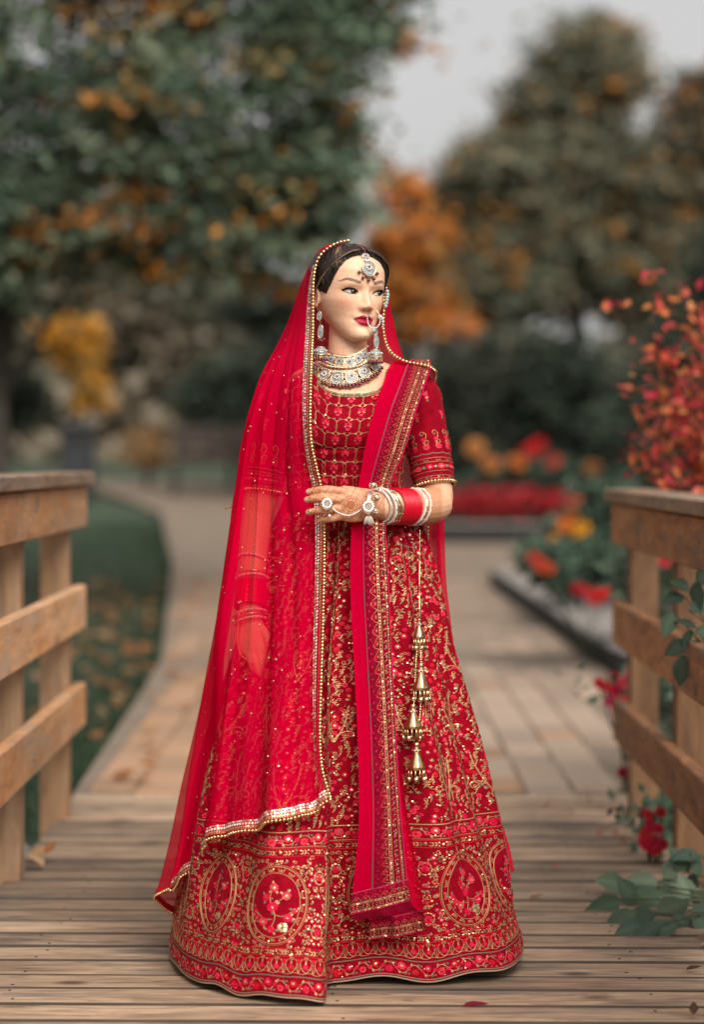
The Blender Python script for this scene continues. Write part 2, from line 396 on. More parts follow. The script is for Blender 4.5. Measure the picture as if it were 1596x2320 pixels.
# boulder by the left posts
b = Acc(); la = np.linspace(-1.57, 1.57, 12); lo = np.linspace(0, 6.283, 18, endpoint=False)
G = np.stack([np.cos(la)[:, None] * np.cos(lo), np.cos(la)[:, None] * np.sin(lo), np.sin(la)[:, None] * np.ones(18)], -1)
G = G * (1 + .12 * np.sin(G[..., :1] * 5 + G[..., 2:] * 4) + .08 * np.cos(G[..., 1:2] * 7)) * [.15, .25, .16]
b.grid(G, closed_u=True); o = b.obj('boulder', M['rock']); o.location = (-1.07, 1.75, -.14)
o['label'] = 'grey boulder on the ground behind the left railing posts'; o['category'] = 'boulder'

# kerb (stone edging with dark face) and bed wall
def edging(name, label, pts, wid, ht, side, drop=.0):
    t = thing(name, label, 'edging', (0, 0, 0))
    pts = np.array(pts, float); n = max(2, int(plen(pts) / .9)); P = resample(pts, n + 1)
    for q in range(n):
        p, r2 = P[q], P[q + 1]; d = unit(r2 - p); nn = np.array([d[1], -d[0]]) * side
        g = .006; A_, B_ = p + d * g, r2 - d * g; zA, zB = float(zt(A_[1])), float(zt(B_[1]))
        V = []
        for (xy, z) in ((A_, zA), (B_, zB)):
            for off, zz in ((0, -.05), (0, ht - .015), (.015, ht), (wid, ht), (wid, -.05)):
                c = xy + nn * off; V.append([c[0], c[1], z + zz])
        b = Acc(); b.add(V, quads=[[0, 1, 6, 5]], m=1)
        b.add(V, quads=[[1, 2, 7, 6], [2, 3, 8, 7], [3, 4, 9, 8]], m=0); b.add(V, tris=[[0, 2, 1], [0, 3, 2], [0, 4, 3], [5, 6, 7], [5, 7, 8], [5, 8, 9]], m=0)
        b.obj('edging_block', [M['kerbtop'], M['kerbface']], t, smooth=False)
    return t
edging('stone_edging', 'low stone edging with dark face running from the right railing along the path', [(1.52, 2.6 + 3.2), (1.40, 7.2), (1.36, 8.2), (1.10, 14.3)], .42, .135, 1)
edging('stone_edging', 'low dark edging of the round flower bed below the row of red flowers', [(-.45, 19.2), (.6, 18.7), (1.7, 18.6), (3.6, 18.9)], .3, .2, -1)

# bed soil
def mound(name, poly, h, m):
    P = np.array(poly, float); c = P.mean(0); rings = []
    for f, hh in ((1, .02), (.85, .5), (.6, .85), (.25, 1), (0.01, 1)):
        q = crm(c + (P - c) * f, 40, True); rings.append(np.c_[q, zt(q[:, 1]) + h * hh - .01])
    b = Acc(); b.grid(np.array(rings), closed_u=True); return b.obj(name, m, kind='structure')
mound('flower_bed', [(1.75, 5.4), (1.72, 8.2), (1.50, 14.2), (3.2, 15.5), (6, 13), (6, 6), (3.5, 3.5), (2.0, 3.6)], .16, M['soil'])
mound('flower_bed', [(-.45, 19.8), (.6, 19.1), (1.7, 19.0), (3.8, 19.4), (6, 22), (3, 26), (0, 24)], .3, M['soil'])

# grass blades on the near lawn (uncountable)
def blades(name, n, sampler, hgt, wid, cols):
    P = sampler(n); n = len(P); a_ = R.uniform(0, 6.283, n); h = R.uniform(.6, 1.2, n) * hgt
    dx = np.c_[np.cos(a_), np.sin(a_), np.zeros(n)] * wid; lean = np.c_[R.normal(0, .5, n), R.normal(0, .5, n), np.ones(n)] * h[:, None]
    V = np.stack([P - dx, P + dx, P + lean], 1).reshape(-1, 3); c = np.array(cols)[R.integers(len(cols), size=n)] * R.uniform(.7, 1.3, (n, 1))
    b = Acc(); b.add(V, tris=np.arange(3 * n).reshape(-1, 3), col=np.repeat(c, 3, 0)); return b.obj(name, M['grass'], kind='stuff')
def s_lawn(n):
    Y = 2.2 + 20 * R.random(n) ** 1.7; D = Y + D0; X = xl(D) - .03 - 4.5 * R.random(n) ** 1.5
    return np.c_[X, Y, ground_z(X, Y) - .005]
blades('grass', 42000, s_lawn, .06, .006, [(.02, .045, .02), (.03, .06, .028), (.05, .075, .03), (.035, .055, .04)])

# ------------------------------------------------------------------ leaves and plants
def leafcloud(acc, P, size, cols, flat=.6, aspect=.55, droop=.25):
    """one small folded leaf per point"""
    n = len(P)
    d = R.normal(size=(n, 3)); d[:, 2] = d[:, 2] * flat - droop; d = unit(d)
    u = unit(np.cross(d, np.array([0, -.45, 1.0]) + R.normal(size=(n, 3)) * .55)); nn = np.cross(d, u); s = (np.asarray(size) * R.uniform(.7, 1.3, n))[:, None]
    V = np.stack([P, P + d * s * .45 + u * s * aspect * .5 + nn * s * .08, P + d * s, P + d * s * .45 - u * s * aspect * .5 + nn * s * .08], 1).reshape(-1, 3)
    acc.add(V, quads=np.arange(4 * n).reshape(-1, 4), col=np.repeat(cols, 4, 0)); return acc

def crown_points(ells, n, clump, spread, palette, prob, orange_bias=None):
    """clumped points in ellipsoids (cx,cy,cz,rx,ry,rz,weight); colour chosen per clump"""
    ells = np.array(ells, float); wv = ells[:, 6] / ells[:, 6].sum(); nc = max(1, n // clump)
    e = R.choice(len(ells), nc, p=wv); d = unit(R.normal(size=(nc, 3))); rad = R.random(nc) ** (1 / 2.2)
    C = ells[e, :3] + d * rad[:, None] * ells[e, 3:6]
    k = R.choice(len(palette), nc, p=prob); ax = unit(R.normal(size=(nc, 3)) * [1, 1, .28] + [0, 0, -.2])
    s = spread * R.uniform(.6, 1.5, nc)
    P = np.repeat(C, clump, 0) + np.repeat(ax * s[:, None], clump, 0) * R.uniform(-1.3, 1.3, (nc * clump, 1)) + R.normal(size=(nc * clump, 3)) * [1, 1, .5] * np.repeat(s, clump)[:, None] * .36
    col = np.array(palette)[np.repeat(k, clump)] * np.repeat(R.uniform(.72, 1.25, nc), clump)[:, None] * R.uniform(.75, 1.25, (nc * clump, 1))
    return C, P, col

def tree(name, label, cat, base, th, tr, ells, n, size, palette, prob, clump=26, spread=.16, group=None, limbs=14, crown='crown', lean=(0, 0)):
    base = np.array(base, float); t = thing(name, label, cat, base, group)
    C, P, col = crown_points(ells, n, clump, spread, palette, prob)
    f = Acc(); leafcloud(f, P - base, size, col); f.obj(crown, M['leaf'], t)
    b = Acc(); top = np.array([lean[0], lean[1], th]); b.tube(crm([(0, 0, -.15), (lean[0] * .2, lean[1] * .2, th * .35), top * [.7, .7, .7], top], 10), np.linspace(tr, tr * .55, 10) * np.r_[1.35, np.ones(9)], 10)
    for q in R.choice(len(C), min(limbs, len(C)), replace=False):
        e = C[q] - base; s0 = top * R.uniform(.55, 1.0); mid = (s0 + e) / 2 + [0, 0, .12 * np.linalg.norm(e - s0)]
        b.tube(crm([s0, mid, e], 8), np.linspace(tr * .4, tr * .07, 8), 6)
    b.obj('trunk', M['bark'], t); return t

GR = [(.13, .185, .12), (.17, .23, .15), (.085, .13, .09), (.22, .265, .17)]
OR = [(.62, .26, .05), (.54, .20, .04), (.42, .28, .11)]
# big tree upper left
tree('broadleaf_tree', 'big dark green tree with orange leaf tufts filling the upper left', 'tree', (-2.45, 11.6, float(zt(11.6))), 2.5, .09,
     [(-1.5, 11.3, 3.7, 1.6, 1.3, 1.3, 4), (-2.3, 11.0, 2.75, .7, .7, .65, 1.2), (-.25, 11.3, 3.9, .5, .8, .75, .9), (.02, 11.3, 4.75, .45, .6, .35, .35), (.10, 11.3, 4.35, .36, .5, .6, .5), (-1.0, 11.2, 2.75, .9, .6, .5, 1.5),
      (-.3, 11.3, 3.05, .45, .5, .5, .9), (-1.6, 11.3, 4.9, 1.9, 1.2, .9, 3), (-.25, 11.4, 4.75, .55, .6, .55, .8), (-2.75, 11.4, 2.45, .5, .5, .3, .4)],
     56000, .088, GR + OR, [.26, .25, .20, .18, .035, .03, .045], clump=44, spread=.21)
# trees at the upper right
OL = [(.22, .205, .135), (.175, .185, .125), (.27, .235, .15), (.13, .15, .105)]
OO = [(.66, .26, .04), (.50, .24, .06)]
Y = 31.0
tree('autumn_tree', 'tall olive brown tree with orange patches against the grey sky', 'tree', (3.3, Y, 1.0), 4.5, .16,
     [(3.42, Y, 6.7, .85, 1, 1.0, 1.4), (3.15, Y, 5.4, 1.25, 1.2, 1.0, 1.8), (3.3, Y, 4.2, 1.6, 1.2, 1.0, 2.2), (3.75, Y, 6.9, .35, .5, .75, .5), (3.05, Y - .6, 5.75, .3, .3, .2, .25), (2.75, Y, 6.3, .4, .5, .5, .4), (4.2, Y, 5.2, .8, .8, .7, .8)],
     32000, .16, OL + OO, [.29, .26, .2, .15, .05, .05], clump=30, spread=.30)
tree('autumn_tree', 'shorter olive tree left of the tallest tree, thin orange tipped crown', 'tree', (2.1, Y - 1, 1.0), 3.2, .11,
     [(2.15, Y - 1, 5.05, .85, .8, .8, 1.2), (1.95, Y - 1, 3.8, 1.0, .9, .8, 1.4), (1.55, Y - 1, 4.8, .55, .4, .35, .4), (1.35, Y - 1, 3.5, .8, .7, .6, 1)],
     24000, .15, OL + OO, [.28, .26, .18, .18, .05, .05], clump=24, spread=.2)
tree('autumn_tree', 'brown tree with dark top branches at the right edge of the picture', 'tree', (5.1, Y + .5, 1.0), 4.0, .15,
     [(5.3, Y + .5, 5.3, 1.1, 1, 1.2, 1.6), (4.7, Y + .5, 4.1, 1.2, 1, 1.1, 1.6), (5.5, Y + .5, 6.4, .7, .6, .7, .7)],
     26000, .16, [(.17, .14, .09), (.13, .12, .08), (.10, .10, .075)] + OO, [.34, .30, .24, .06, .06], clump=24, spread=.24)
tree('orange_maple', 'bright orange maple behind the veiled woman', 'tree', (.75, 26.0, .75), 2.2, .07,
     [(.72, 26, 3.85, .52, .5, .36, 1.3), (.55, 26, 3.3, .45, .5, .3, .7), (.95, 26, 2.85, .55, .4, .25, 1), (.62, 26, 4.5, .3, .3, .35, .3)],
     8500, .13, [(.62, .20, .028), (.55, .24, .05), (.42, .23, .07), (.50, .33, .22)], [.42, .25, .2, .13], clump=22, spread=.16)
tree('yellow_tree', 'golden yellow tree low between the dark trunks at left', 'tree', (-4.2, 33.0, 1.0), 1.6, .06,
     [(-4.25, 33, 2.85, .34, .4, .42, 1), (-4.4, 33, 3.1, .45, .4, .22, .7), (-4.05, 33, 2.2, .2, .3, .32, .4)],
     3600, .14, [(.70, .34, .04), (.60, .30, .06), (.45, .28, .08)], [.5, .3, .2], clump=20, spread=.15)
tree('small_yellow_tree', 'small yellow leaved tree beyond the flower bed right of the woman', 'tree', (2.0, 24.5, .7), 1.0, .035,
     [(2.0, 24.5, 2.15, .22, .25, .3, 1), (2.02, 24.5, 1.7, .15, .2, .2, .5)], 1800, .12, [(.45, .22, .03), (.36, .20, .05)], [.6, .4], clump=16, spread=.12, limbs=6)
# dark evergreens and shrubs
DK = [(.045, .062, .042), (.065, .088, .06), (.10, .13, .09), (.03, .04, .03)]
def shrub(label, ells, n, size, pal=DK, prob=(.3, .3, .15, .25), name='evergreen_shrub', cat='shrub', push=1.0, **k):
    ells = [(e[0] * push, -D0 + (e[1] + D0) * push, HC + (e[2] - HC) * push, e[3] * push, e[4] * push, e[5] * push, e[6]) for e in ells]; size *= push
    e = np.array(ells)[0]; b0 = (e[0], e[1], float(zt(e[1])) - .05)
    return tree(name, label, cat, b0, max(.5, (e[2] - b0[2]) * .8), .05, ells, n, size, list(pal), list(prob), crown='foliage', limbs=8, **k)
shrub('large dark evergreen shrub behind the dahlias right of the woman', [(2.15, 18.6, 1.55, .85, .8, .75, 2), (1.75, 18.6, 1.9, .6, .6, .6, 1), (2.6, 18.3, 1.2, .8, .7, .6, 1.3)], 16000, .085, push=1.19)
shrub('dark evergreen shrub behind the red leaved bush at right', [(3.35, 17.5, 1.9, .7, .8, .9, 2), (3.1, 17.5, 1.1, .8, .7, .7, 1.5), (3.6, 17.5, 2.8, .5, .6, .8, .8)], 16000, .085, push=1.1)
shrub('low grey green shrub beside the orange maple', [(1.1, 22.5, 1.5, .5, .5, .6, 1), (1.35, 22.5, 1.0, .6, .5, .4, 1), (1.3, 22.5, 2.1, .45, .5, .5, .8)], 7000, .09, [(.05, .06, .042), (.075, .08, .055), (.035, .045, .034)], (.4, .3, .3))
shrub('wide dark shrub behind the bench left of the veil', [(-1.6, 27.5, 1.95, .8, .7, .55, 2), (-.85, 27.2, 2.1, .55, .6, .6, 1), (-1.1, 27.2, 1.5, .9, .6, .4, 1)], 13000, .11, DK + [(.07, .09, .06)], (.25, .25, .15, .25, .10))
shrub('grey green conifer low behind the left shoulder of the woman', [(-.55, 24.0, 2.5, .5, .5, .4, 1), (-.75, 24, 3.0, .8, .5, .35, 1), (-.2, 24, 2.1, .45, .5, .5, 1)], 9000, .10, [(.055, .07, .05), (.08, .095, .07), (.035, .05, .036)], (.4, .25, .35), name='conifer', cat='tree')
shrub('dark yew on a bare stem at the far left behind the railing', [(-3.2, 14.8, 1.85, .40, .5, .42, 2), (-2.85, 14.8, 1.6, .28, .3, .3, .7), (-3.4, 14.8, 2.2, .45, .5, .5, 1)], 8000, .085, name='yew_tree', cat='tree')
shrub('pale tan bush beside the litter bin', [(-2.75, 27.8, 1.25, .20, .3, .24, 1)], 1500, .09, [(.42, .23, .09), (.36, .24, .13)], (.5, .5), name='bush', cat='shrub')
# far wood that closes the view
f = Acc(); n = 62000
X = np.where(R.random(n) < .55, R.uniform(-13, 15, n), R.uniform(-46, 46, n)); topz = 2.9 + 2.3 * sm(.6, -.4, X) + .5 * np.sin(X * .9) + .45 * np.sin(X * 2.1 + 1) + 1.2 * sm(2, 5, X) + .5 * sm(-3, -6, X) + 2.5 * sm(9, 14, np.abs(X)) * (1 + .4 * np.sin(X * .7)); zz = 1.0 + (topz - 1.0) * R.random(n)
P = np.c_[X, 46 - .012 * np.maximum(np.abs(X) - 10, 0) ** 2 + R.normal(0, 1.2, n), zz]
tone = (.5 + .5 * np.sin(X * 1.7 + zz * 2.3))[:, None]
col = (np.array([.12, .115, .08]) * (1 - tone) + np.array([.27, .22, .155]) * tone) * R.uniform(.7, 1.3, (n, 1))
pale = (zz < 2.9)[:, None] & (X < 1.0)[:, None]; col = np.where(pale, np.array([.36, .30, .22]) * R.uniform(.75, 1.2, (n, 1)), col)
leafcloud(f, P, np.where(np.abs(X) > 13, .8, .42), col, aspect=.8); f.obj('woodland', M['leaf'], kind='stuff')
# dry grass field strip in front of the wood
# bin and bench
zb = float(zt(25.5))
t = thing('litter_bin', 'dark grey litter bin standing on the grass behind the left railing', 'bin', (-3.42, 25.5, zb))
b = Acc(); b.box((0, 0, .42), (.40, .40, .84), bev=.03); b.obj('body', M['bin'], t, smooth=False)
b = Acc(); b.box((0, 0, .89), (.45, .45, .10), bev=.03); b.obj('lid', M['bin'], t, smooth=False)
b = Acc(); b.box((0, -.206, .74), (.26, .02, .10), bev=.006); b.obj('flap', M['iron'], t, smooth=False)
zb = float(zt(26.0))
t = thing('park_bench', 'dark brown park bench on the grass left of the veil', 'bench', (-1.80, 26.0, zb)); t.scale = (1.05, 1.05, 1.22)
for q in range(3):
    b = Acc(); b.box((0, -.12 + q * .12, .36), (.95, .10, .035), bev=.006); b.obj('seat_slat', M['bench'], t, smooth=False)
for q in range(4):
    b = Acc(); b.box((0, .2 + q * .012, .45 + q * .085), (.95, .03, .07), bev=.006); b.obj('back_slat', M['bench'], t, smooth=False)
for s in (-.43, .43):
    for yy in (-.17, .19):
        b = Acc(); b.box((s, yy, .17), (.05, .06, .35), bev=.006); b.obj('leg', M['bench'], t, smooth=False)
    b = Acc(); b.box((s, .0, .54), (.05, .42, .035), bev=.006); b.obj('armrest', M['bench'], t, smooth=False)

# ------------------------------------------------------------------ flowers
def bloom(acc, c, r, col, layers=3, n=9, tilt=None):
    c = np.asarray(c, float); nrm = unit(np.array([0, -.75, .65]) + R.normal(0, .25, 3)) if tilt is None else unit(tilt)
    u = unit(np.cross(nrm, [1, .2, .1])); v = np.cross(nrm, u)
    for l in range(layers):
        rr = r * (1 - .28 * l); up = .12 * r + l * .16 * r
        for q in range(n):
            a_ = (q + .5 * l) / n * 6.283; d = u * math.cos(a_) + v * math.sin(a_); s_ = np.cross(nrm, d)
            V = [c + nrm * up * .4, c + d * rr * .6 + s_ * rr * .3 + nrm * up, c + d * rr + nrm * up * .9, c + d * rr * .6 - s_ * rr * .3 + nrm * up]
            acc.add(V, quads=[[0, 1, 2, 3]], col=np.array(col) * R.uniform(.8, 1.15))
    acc.ball(c + nrm * r * .25, r * .2, 6, 4, col=np.array(col) * .8 + .03)

def flower_plant(name, label, base, ells, nleaf, lsize, blooms, bcols, br, pal, group=None):
    base = np.array(base, float); t = thing(name, label, 'flowering plant', base, group)
    C, P, col = crown_points(ells, nleaf, 10, .09, pal, np.ones(len(pal)) / len(pal))
    f = Acc(); leafcloud(f, P - base, lsize, col, flat=.8, droop=.05); f.obj('foliage', M['leaf'], t)
    s = Acc()
    for q, c in enumerate(blooms):
        c = np.asarray(c, float); cam_ = np.array([0, -D0, HC]); c = cam_ + (c - cam_) * (1 - .35 / np.linalg.norm(c - cam_)) - base
        s.tube(crm([(R.normal(0, .05), R.normal(0, .05), 0), c * [.6, .6, .55] + [0, 0, .03], c], 6), .0035, 5, col=(.07, .11, .05))
        b = Acc(); bloom(b, (0, 0, 0), br * R.uniform(.85, 1.15), bcols[q % len(bcols)]); o = b.obj('flower', M['petal'], t, smooth=False); o.location = c
    if blooms: s.obj('stem', M['leaf'], t)
    return t
GP = [(.06, .10, .065), (.09, .14, .09), (.045, .075, .05), (.12, .17, .12)]
RED = (.55, .012, .012); ORG = (.65, .17, .015); YEL = (.7, .33, .015); CRM = (.45, .01, .02)
D = 26.2
flower_plant('dahlia', 'dahlia clump with red and orange blooms in front of the dark evergreen', at(1195, 1130, D) * [1, 1, 0] + [0, 0, .25],
    [(*at(1180, 1090, D), .45, .3, .2, 2), (*at(1090, 1110, D), .28, .3, .15, 1), (*at(1290, 1090, D), .32, .3, .2, 1)], 4200, .10,
    [at(1222, 1010, D), at(1204, 1022, D), at(1257, 1047, D), at(1172, 1050, D), at(1112, 1052, D), at(1077, 1015, D), at(1345, 1062, D)], [RED, RED, (.6, .06, .03), ORG, (.5, .17, .04), (.5, .19, .04), (.5, .19, .04)], .105, GP)
D = 16.0
flower_plant('dahlia', 'orange and yellow flowered plant by the end of the right railing', at(1300, 1230, D) * [1, 1, 0] + [0, 0, .1],
    [(*at(1330, 1230, D), .24, .35, .22, 2), (*at(1420, 1210, D), .3, .35, .25, 1.5), (*at(1370, 1130, D), .2, .3, .15, 1)], 2600, .085,
    [at(1304, 1137, D), at(1296, 1168, D), at(1282, 1190, D), at(1318, 1196, D), at(1302, 1206, D), at(1257, 1222, D)], [(.7, .07, .01), ORG, ORG, YEL, YEL, YEL], .062, GP)
D = 13.5
flower_plant('dahlia', 'low red flowered plant on the bed behind the stone edging', at(1330, 1330, D) * [1, 1, 0] + [0, 0, .05],
    [(*at(1330, 1290, D), .22, .3, .10, 2), (*at(1250, 1262, D), .15, .2, .06, 1), (*at(1430, 1280, D), .3, .3, .18, 1)], 2200, .08,
    [at(1370, 1345, D), at(1315, 1337, D), at(1225, 1280, D), at(1208, 1262, D), at(1240, 1290, D), at(1350, 1352, D)], [RED, CRM, (.5, .05, .02), (.5, .04, .02), (.45, .08, .02), RED], .052, GP)
for q, xv in enumerate((1022, 1070, 1118, 1166, 1214, 1258)):       # row of red bedding plants along the round bed
    c = at(xv, 1168 + 4 * math.sin(q * 2), 24.75); base = c.copy(); base[2] = float(zt(c[1])) + .15
    t = thing('bedding_plant', 'mound of crimson bedding flowers behind the low edging, %s' % ('nearest her elbow', 'second from her elbow', 'third from her elbow', 'below the orange dahlias', 'second from the right end', 'at the right end of the row')[q], 'flowering plant', base, 'red bedding plants along the round bed')
    f = Acc(); P = R.normal(size=(220, 3)) * [.13, .1, .09] + [0, 0, .15]; P[:, 2] = np.abs(P[:, 2]); leafcloud(f, P, .06, np.array([(.03, .03, .02), (.05, .07, .04)])[R.integers(2, size=220)]); f.obj('foliage', M['leaf'], t)
    f = Acc(); P = R.normal(size=(260, 3)) * [.14, .1, .07] + [0, -.03, .22]; leafcloud(f, P, .055, np.array([(.52, .012, .03), (.62, .04, .06), (.40, .01, .015)])[R.integers(3, size=260)], aspect=.9); f.obj('blossom', M['petal'], t)

# ------------------------------------------------------------------ big-leaved plants and the red bush by the right railing
def leaf_mesh(name, L_, Wd, col, m, fold=.18, curl=.25):
    ts = np.array([0, .15, .38, .65, .88, 1]); wv = np.array([.02, .6, 1, .78, .3, 0]) * Wd / 2
    V = []
    for k_ in (-1, -.5, 0, .5, 1):
        V.append(np.c_[ts * L_, k_ * wv, -curl * L_ * ts ** 2 + fold * np.abs(k_) * wv + .02 * L_ * np.sin(ts * 9) * abs(k_)])
    G = np.array(V); cc = np.array(col) * (1 + .25 * (np.arange(5) == 2))[:, None, None] * np.ones((5, 6, 1))
    b = Acc(); b.grid(G, col=cc.reshape(-1, 3)); return b.mesh(name, m)

def orient(d, up=(0, 0, 1), roll=0.0):
    d = unit(np.asarray(d, float)); up = np.asarray(up, float)
    y_ = unit(np.cross(up, d) if abs(d @ up) < .98 else np.cross([0, 1, 0], d)); z_ = np.cross(d, y_)
    return Matrix(np.stack([d, y_, z_], 1)) @ Matrix.Rotation(roll, 3, 'X')

def put(name, me, loc, rm, sc_=1.0, parent=None):
    o = bpy.data.objects.new(name, me); mw = rm.to_4x4(); mw.translation = Vector(loc); o.matrix_basis = mw @ Matrix.Scale(sc_, 4)
    return link(o, parent)

big = [leaf_mesh('leaf', .072, .046, c, M['leaf']) for c in ((.125, .185, .12), (.17, .225, .15), (.09, .135, .09), (.065, .10, .07))]
def leafy_plant(label, base, spots, Df, name='creeper', size=1.0):
    base = np.array(base, float); t = thing(name, label, 'plant', base)
    s = Acc(); s.tube(crm([(0, 0, 0), (0, 0, .02), (0.02, .01, .05)], 5), .006, 6, col=(.05, .04, .03))
    for (xv, yv, ln, an) in spots:
        p = at(xv, yv, Df(xv, yv) if callable(Df) else Df) - base
        a_ = math.radians(an); d = np.array([math.cos(a_), R.normal(-.35, .25), math.sin(a_)])
        up = np.array([R.normal(0, .35), -.8, .75])
        put('leaf', big[R.integers(4)], p - unit(d) * .036 * ln / 72, orient(d, up, R.normal(0, .3)), 1.55 * size * ln / 72, t)
        s.tube(crm([(0, 0, 0.02), p * .5 + R.normal(0, .015, 3), p - unit(d) * .036 * ln / 72], 7), np.linspace(.003, .0012, 7), 5, col=(.10, .09, .05))
    s.obj('stem', M['leaf'], t); return t
D_low = lambda xv, yv: min(6.45, 5652 * 1.13 / (max(yv, 1990) - 1040 + 6) - .06)
leafy_plant('low creeper with round grey green leaves spilling onto the deck at lower right', (1.02, .55, .0),
    [(1400, 2000, 52, 160), (1420, 2080, 60, 215), (1480, 2040, 60, 150), (1530, 2000, 56, 200), (1550, 1960, 50, 120), (1386, 2047, 58, 200), (1435, 2035, 55, 120), (1462, 2030, 58, 235), (1470, 1994, 50, 170), (1505, 2018, 55, 250), (1515, 1976, 44, 60), (1566, 2008, 40, 80), (1580, 1976, 48, 90), (1572, 1935, 56, 170),
     (1510, 2062, 62, 30), (1543, 2085, 55, -50), (1463, 2076, 60, 190), (1512, 2100, 60, 190), (1585, 2062, 48, 10), (1440, 2098, 48, 185), (1562, 2030, 50, 110), (1590, 2088, 55, -30), (1480, 2102, 46, 200), (1592, 2030, 55, 30), (1545, 2052, 46, 140)], D_low, size=1.12)
leafy_plant('green leafy shoots hanging over the right railing at the picture edge', (1.05, .75, .55),
    [(1552, 1327, 42, 150), (1535, 1352, 46, 190), (1580, 1338, 54, -95), (1519, 1404, 46, -110), (1580, 1376, 44, 20), (1540, 1462, 44, 215), (1584, 1470, 50, -60), (1545, 1507, 50, -95), (1566, 1415, 40, 150), (1570, 1492, 34, -80),
     (1592, 1310, 44, 60), (1594, 1430, 46, 10), (1588, 1520, 40, -100), (1560, 1440, 36, 240)], 6.25)
leafy_plant('soft green leaves between the right railing boards behind the posts', (1.25, 3.2, -.1),
    [(1392, 1313, 70, 190), (1472, 1383, 84, 200), (1440, 1372, 70, 160), (1484, 1554, 60, 60), (1427, 1628, 56, 180), (1465, 1306, 80, 20), (1498, 1670, 44, 90), (1442, 1806, 64, 60), (1410, 1270, 70, 30), (1500, 1325, 70, -30),
     (1455, 1250, 70, 150), (1520, 1270, 60, 20), (1470, 1600, 60, -60), (1400, 1345, 70, 10), (1540, 1600, 60, 90), (1560, 1330, 70, 180), (1575, 1700, 60, 100), (1430, 1340, 66, 100), (1380, 1290, 60, 150), (1405, 1255, 70, 60), (1480, 1265, 74, 170), (1530, 1310, 70, 100), (1555, 1270, 66, 30), (1420, 1400, 60, -60), (1500, 1395, 60, 200),
     (1465, 1560, 56, 150), (1500, 1620, 60, 60), (1450, 1640, 56, -20), (1540, 1660, 60, 130), (1430, 1770, 56, 110), (1470, 1790, 60, 30), (1455, 1840, 56, 180), (1560, 1760, 60, 100), (1580, 1560, 60, 60)], 8.9)

# red-leaved bush (nearest 290 leaves are objects, the rest one mass)
RB = [(.64, .07, .06), (.62, .16, .045), (.64, .11, .08), (.60, .22, .06), (.64, .05, .085), (.55, .14, .05)]
rl = [leaf_mesh('leaf', .046, .023, c, M['petal'], curl=.15) for c in RB]
base = np.array([1.62, 2.9, -.2]); t = thing('red_leaved_bush', 'twiggy bush with pink and orange red autumn leaves above the right railing', 'shrub', base)
st = Acc(); spots = []
ends = [(1462, 600), (1520, 640), (1415, 705), (1480, 745), (1440, 790), (1590, 690), (1400, 975), (1430, 905), (1510, 880), (1560, 800), (1490, 960), (1540, 980), (1440, 1040), (1590, 900), (1580, 1010), (1500, 1060),
        (1620, 760), (1640, 860), (1660, 960), (1560, 720), (1530, 1080), (1600, 620), (1650, 650), (1470, 870), (1575, 860), (1550, 930), (1610, 950), (1600, 1080)]
for q, (xv, yv) in enumerate(ends):
    e = at(xv, yv, 8.0 + R.uniform(-.1, .6)) - base; m1 = e * [.35, .3, .55] + R.normal(0, .04, 3) + [0, 0, .1]
    cpath = crm([(R.normal(0, .06), R.normal(0, .06), 0), m1, e * [.75, .7, .86] + [0, 0, .03], e], 24); st.tube(cpath, np.linspace(.008, .0018, 24), 5, col=(.10, .07, .05))
    for k_ in range(9, 24):
        for _ in range(3 if k_ < 20 else 1):
            tw = cpath[k_] + R.normal(0, .035, 3); spots.append((tw, cpath[k_] - cpath[k_ - 1], q))
            st.tube([cpath[k_], tw], [.0018, .001], 4, col=(.10, .07, .05))
R.shuffle(spots); f = Acc(); spots = sorted(spots, key=lambda s_: 0 if .85 < s_[0][0] + base[0] < 1.24 else 1)
for k_, (p, d, q) in enumerate(spots):
    dd = unit(unit(d) + R.normal(0, .7, 3) + [0, 0, -.5]); rm = orient(dd, (R.normal(0, .4), -.8, .6), R.normal(0, .6)); c_ = R.integers(6)
    if k_ < 290: put('leaf', rl[c_], p, rm, R.uniform(.7, 1.15), t)
    else: leafcloud(f, p[None] + R.normal(0, .02, (3, 3)), .04, np.array(RB)[R.integers(6, size=3)])
f.obj('foliage', M['petal'], t, kind='stuff'); st.obj('stem', M['leaf'], t)

# red flowered plants seen through the railing
PK = (.62, .02, .07); 
D = 8.6
flower_plant('fuchsia', 'pink red flowers poking through the middle gap of the right railing', at(1450, 1700, D) * [1, 1, 0] + [0, 0, -.1],
    [(*at(1440, 1560, D), .09, .15, .08, 1), (*at(1520, 1500, D), .12, .12, .12, 1)], 160, .05,
    [at(1358, 1548, D), at(1392, 1530, D), at(1412, 1545, D), at(1432, 1552, D), at(1390, 1566, D), at(1412, 1588, D), at(1400, 1612, D), at(1473, 1602, D), at(1460, 1575, D), at(1428, 1530, D), at(1372, 1556, D), at(1402, 1556, D), at(1438, 1590, D), at(1384, 1590, D), at(1424, 1610, D), at(1490, 1520, D), at(1530, 1260, D), at(1506, 1275, D), at(1480, 1720, D)], [(.6, .03, .04), PK, (.62, .05, .07), (.6, .02, .13), PK], .024, GP)
D = 7.3
flower_plant('fuchsia', 'red flowers at the foot of the right railing posts', at(1500, 1900, D) * [1, 1, 0] + [0, 0, -.3],
    [(*at(1480, 1850, D), .06, .1, .06, 1)], 120, .045,
    [at(1465, 1890, D), at(1480, 1905, D), at(1490, 1878, D), at(1497, 1840, D), at(1470, 1915, D), at(1500, 1912, D), at(1467, 1845, D), at(1412, 1750, 8.4), at(1474, 1870, D), at(1486, 1925, D), at(1462, 1905, D), at(1590, 1690, D), at(1582, 1740, D), at(1594, 1720, D)], [(.6, .03, .04), (.55, .01, .05), PK], .024, GP)

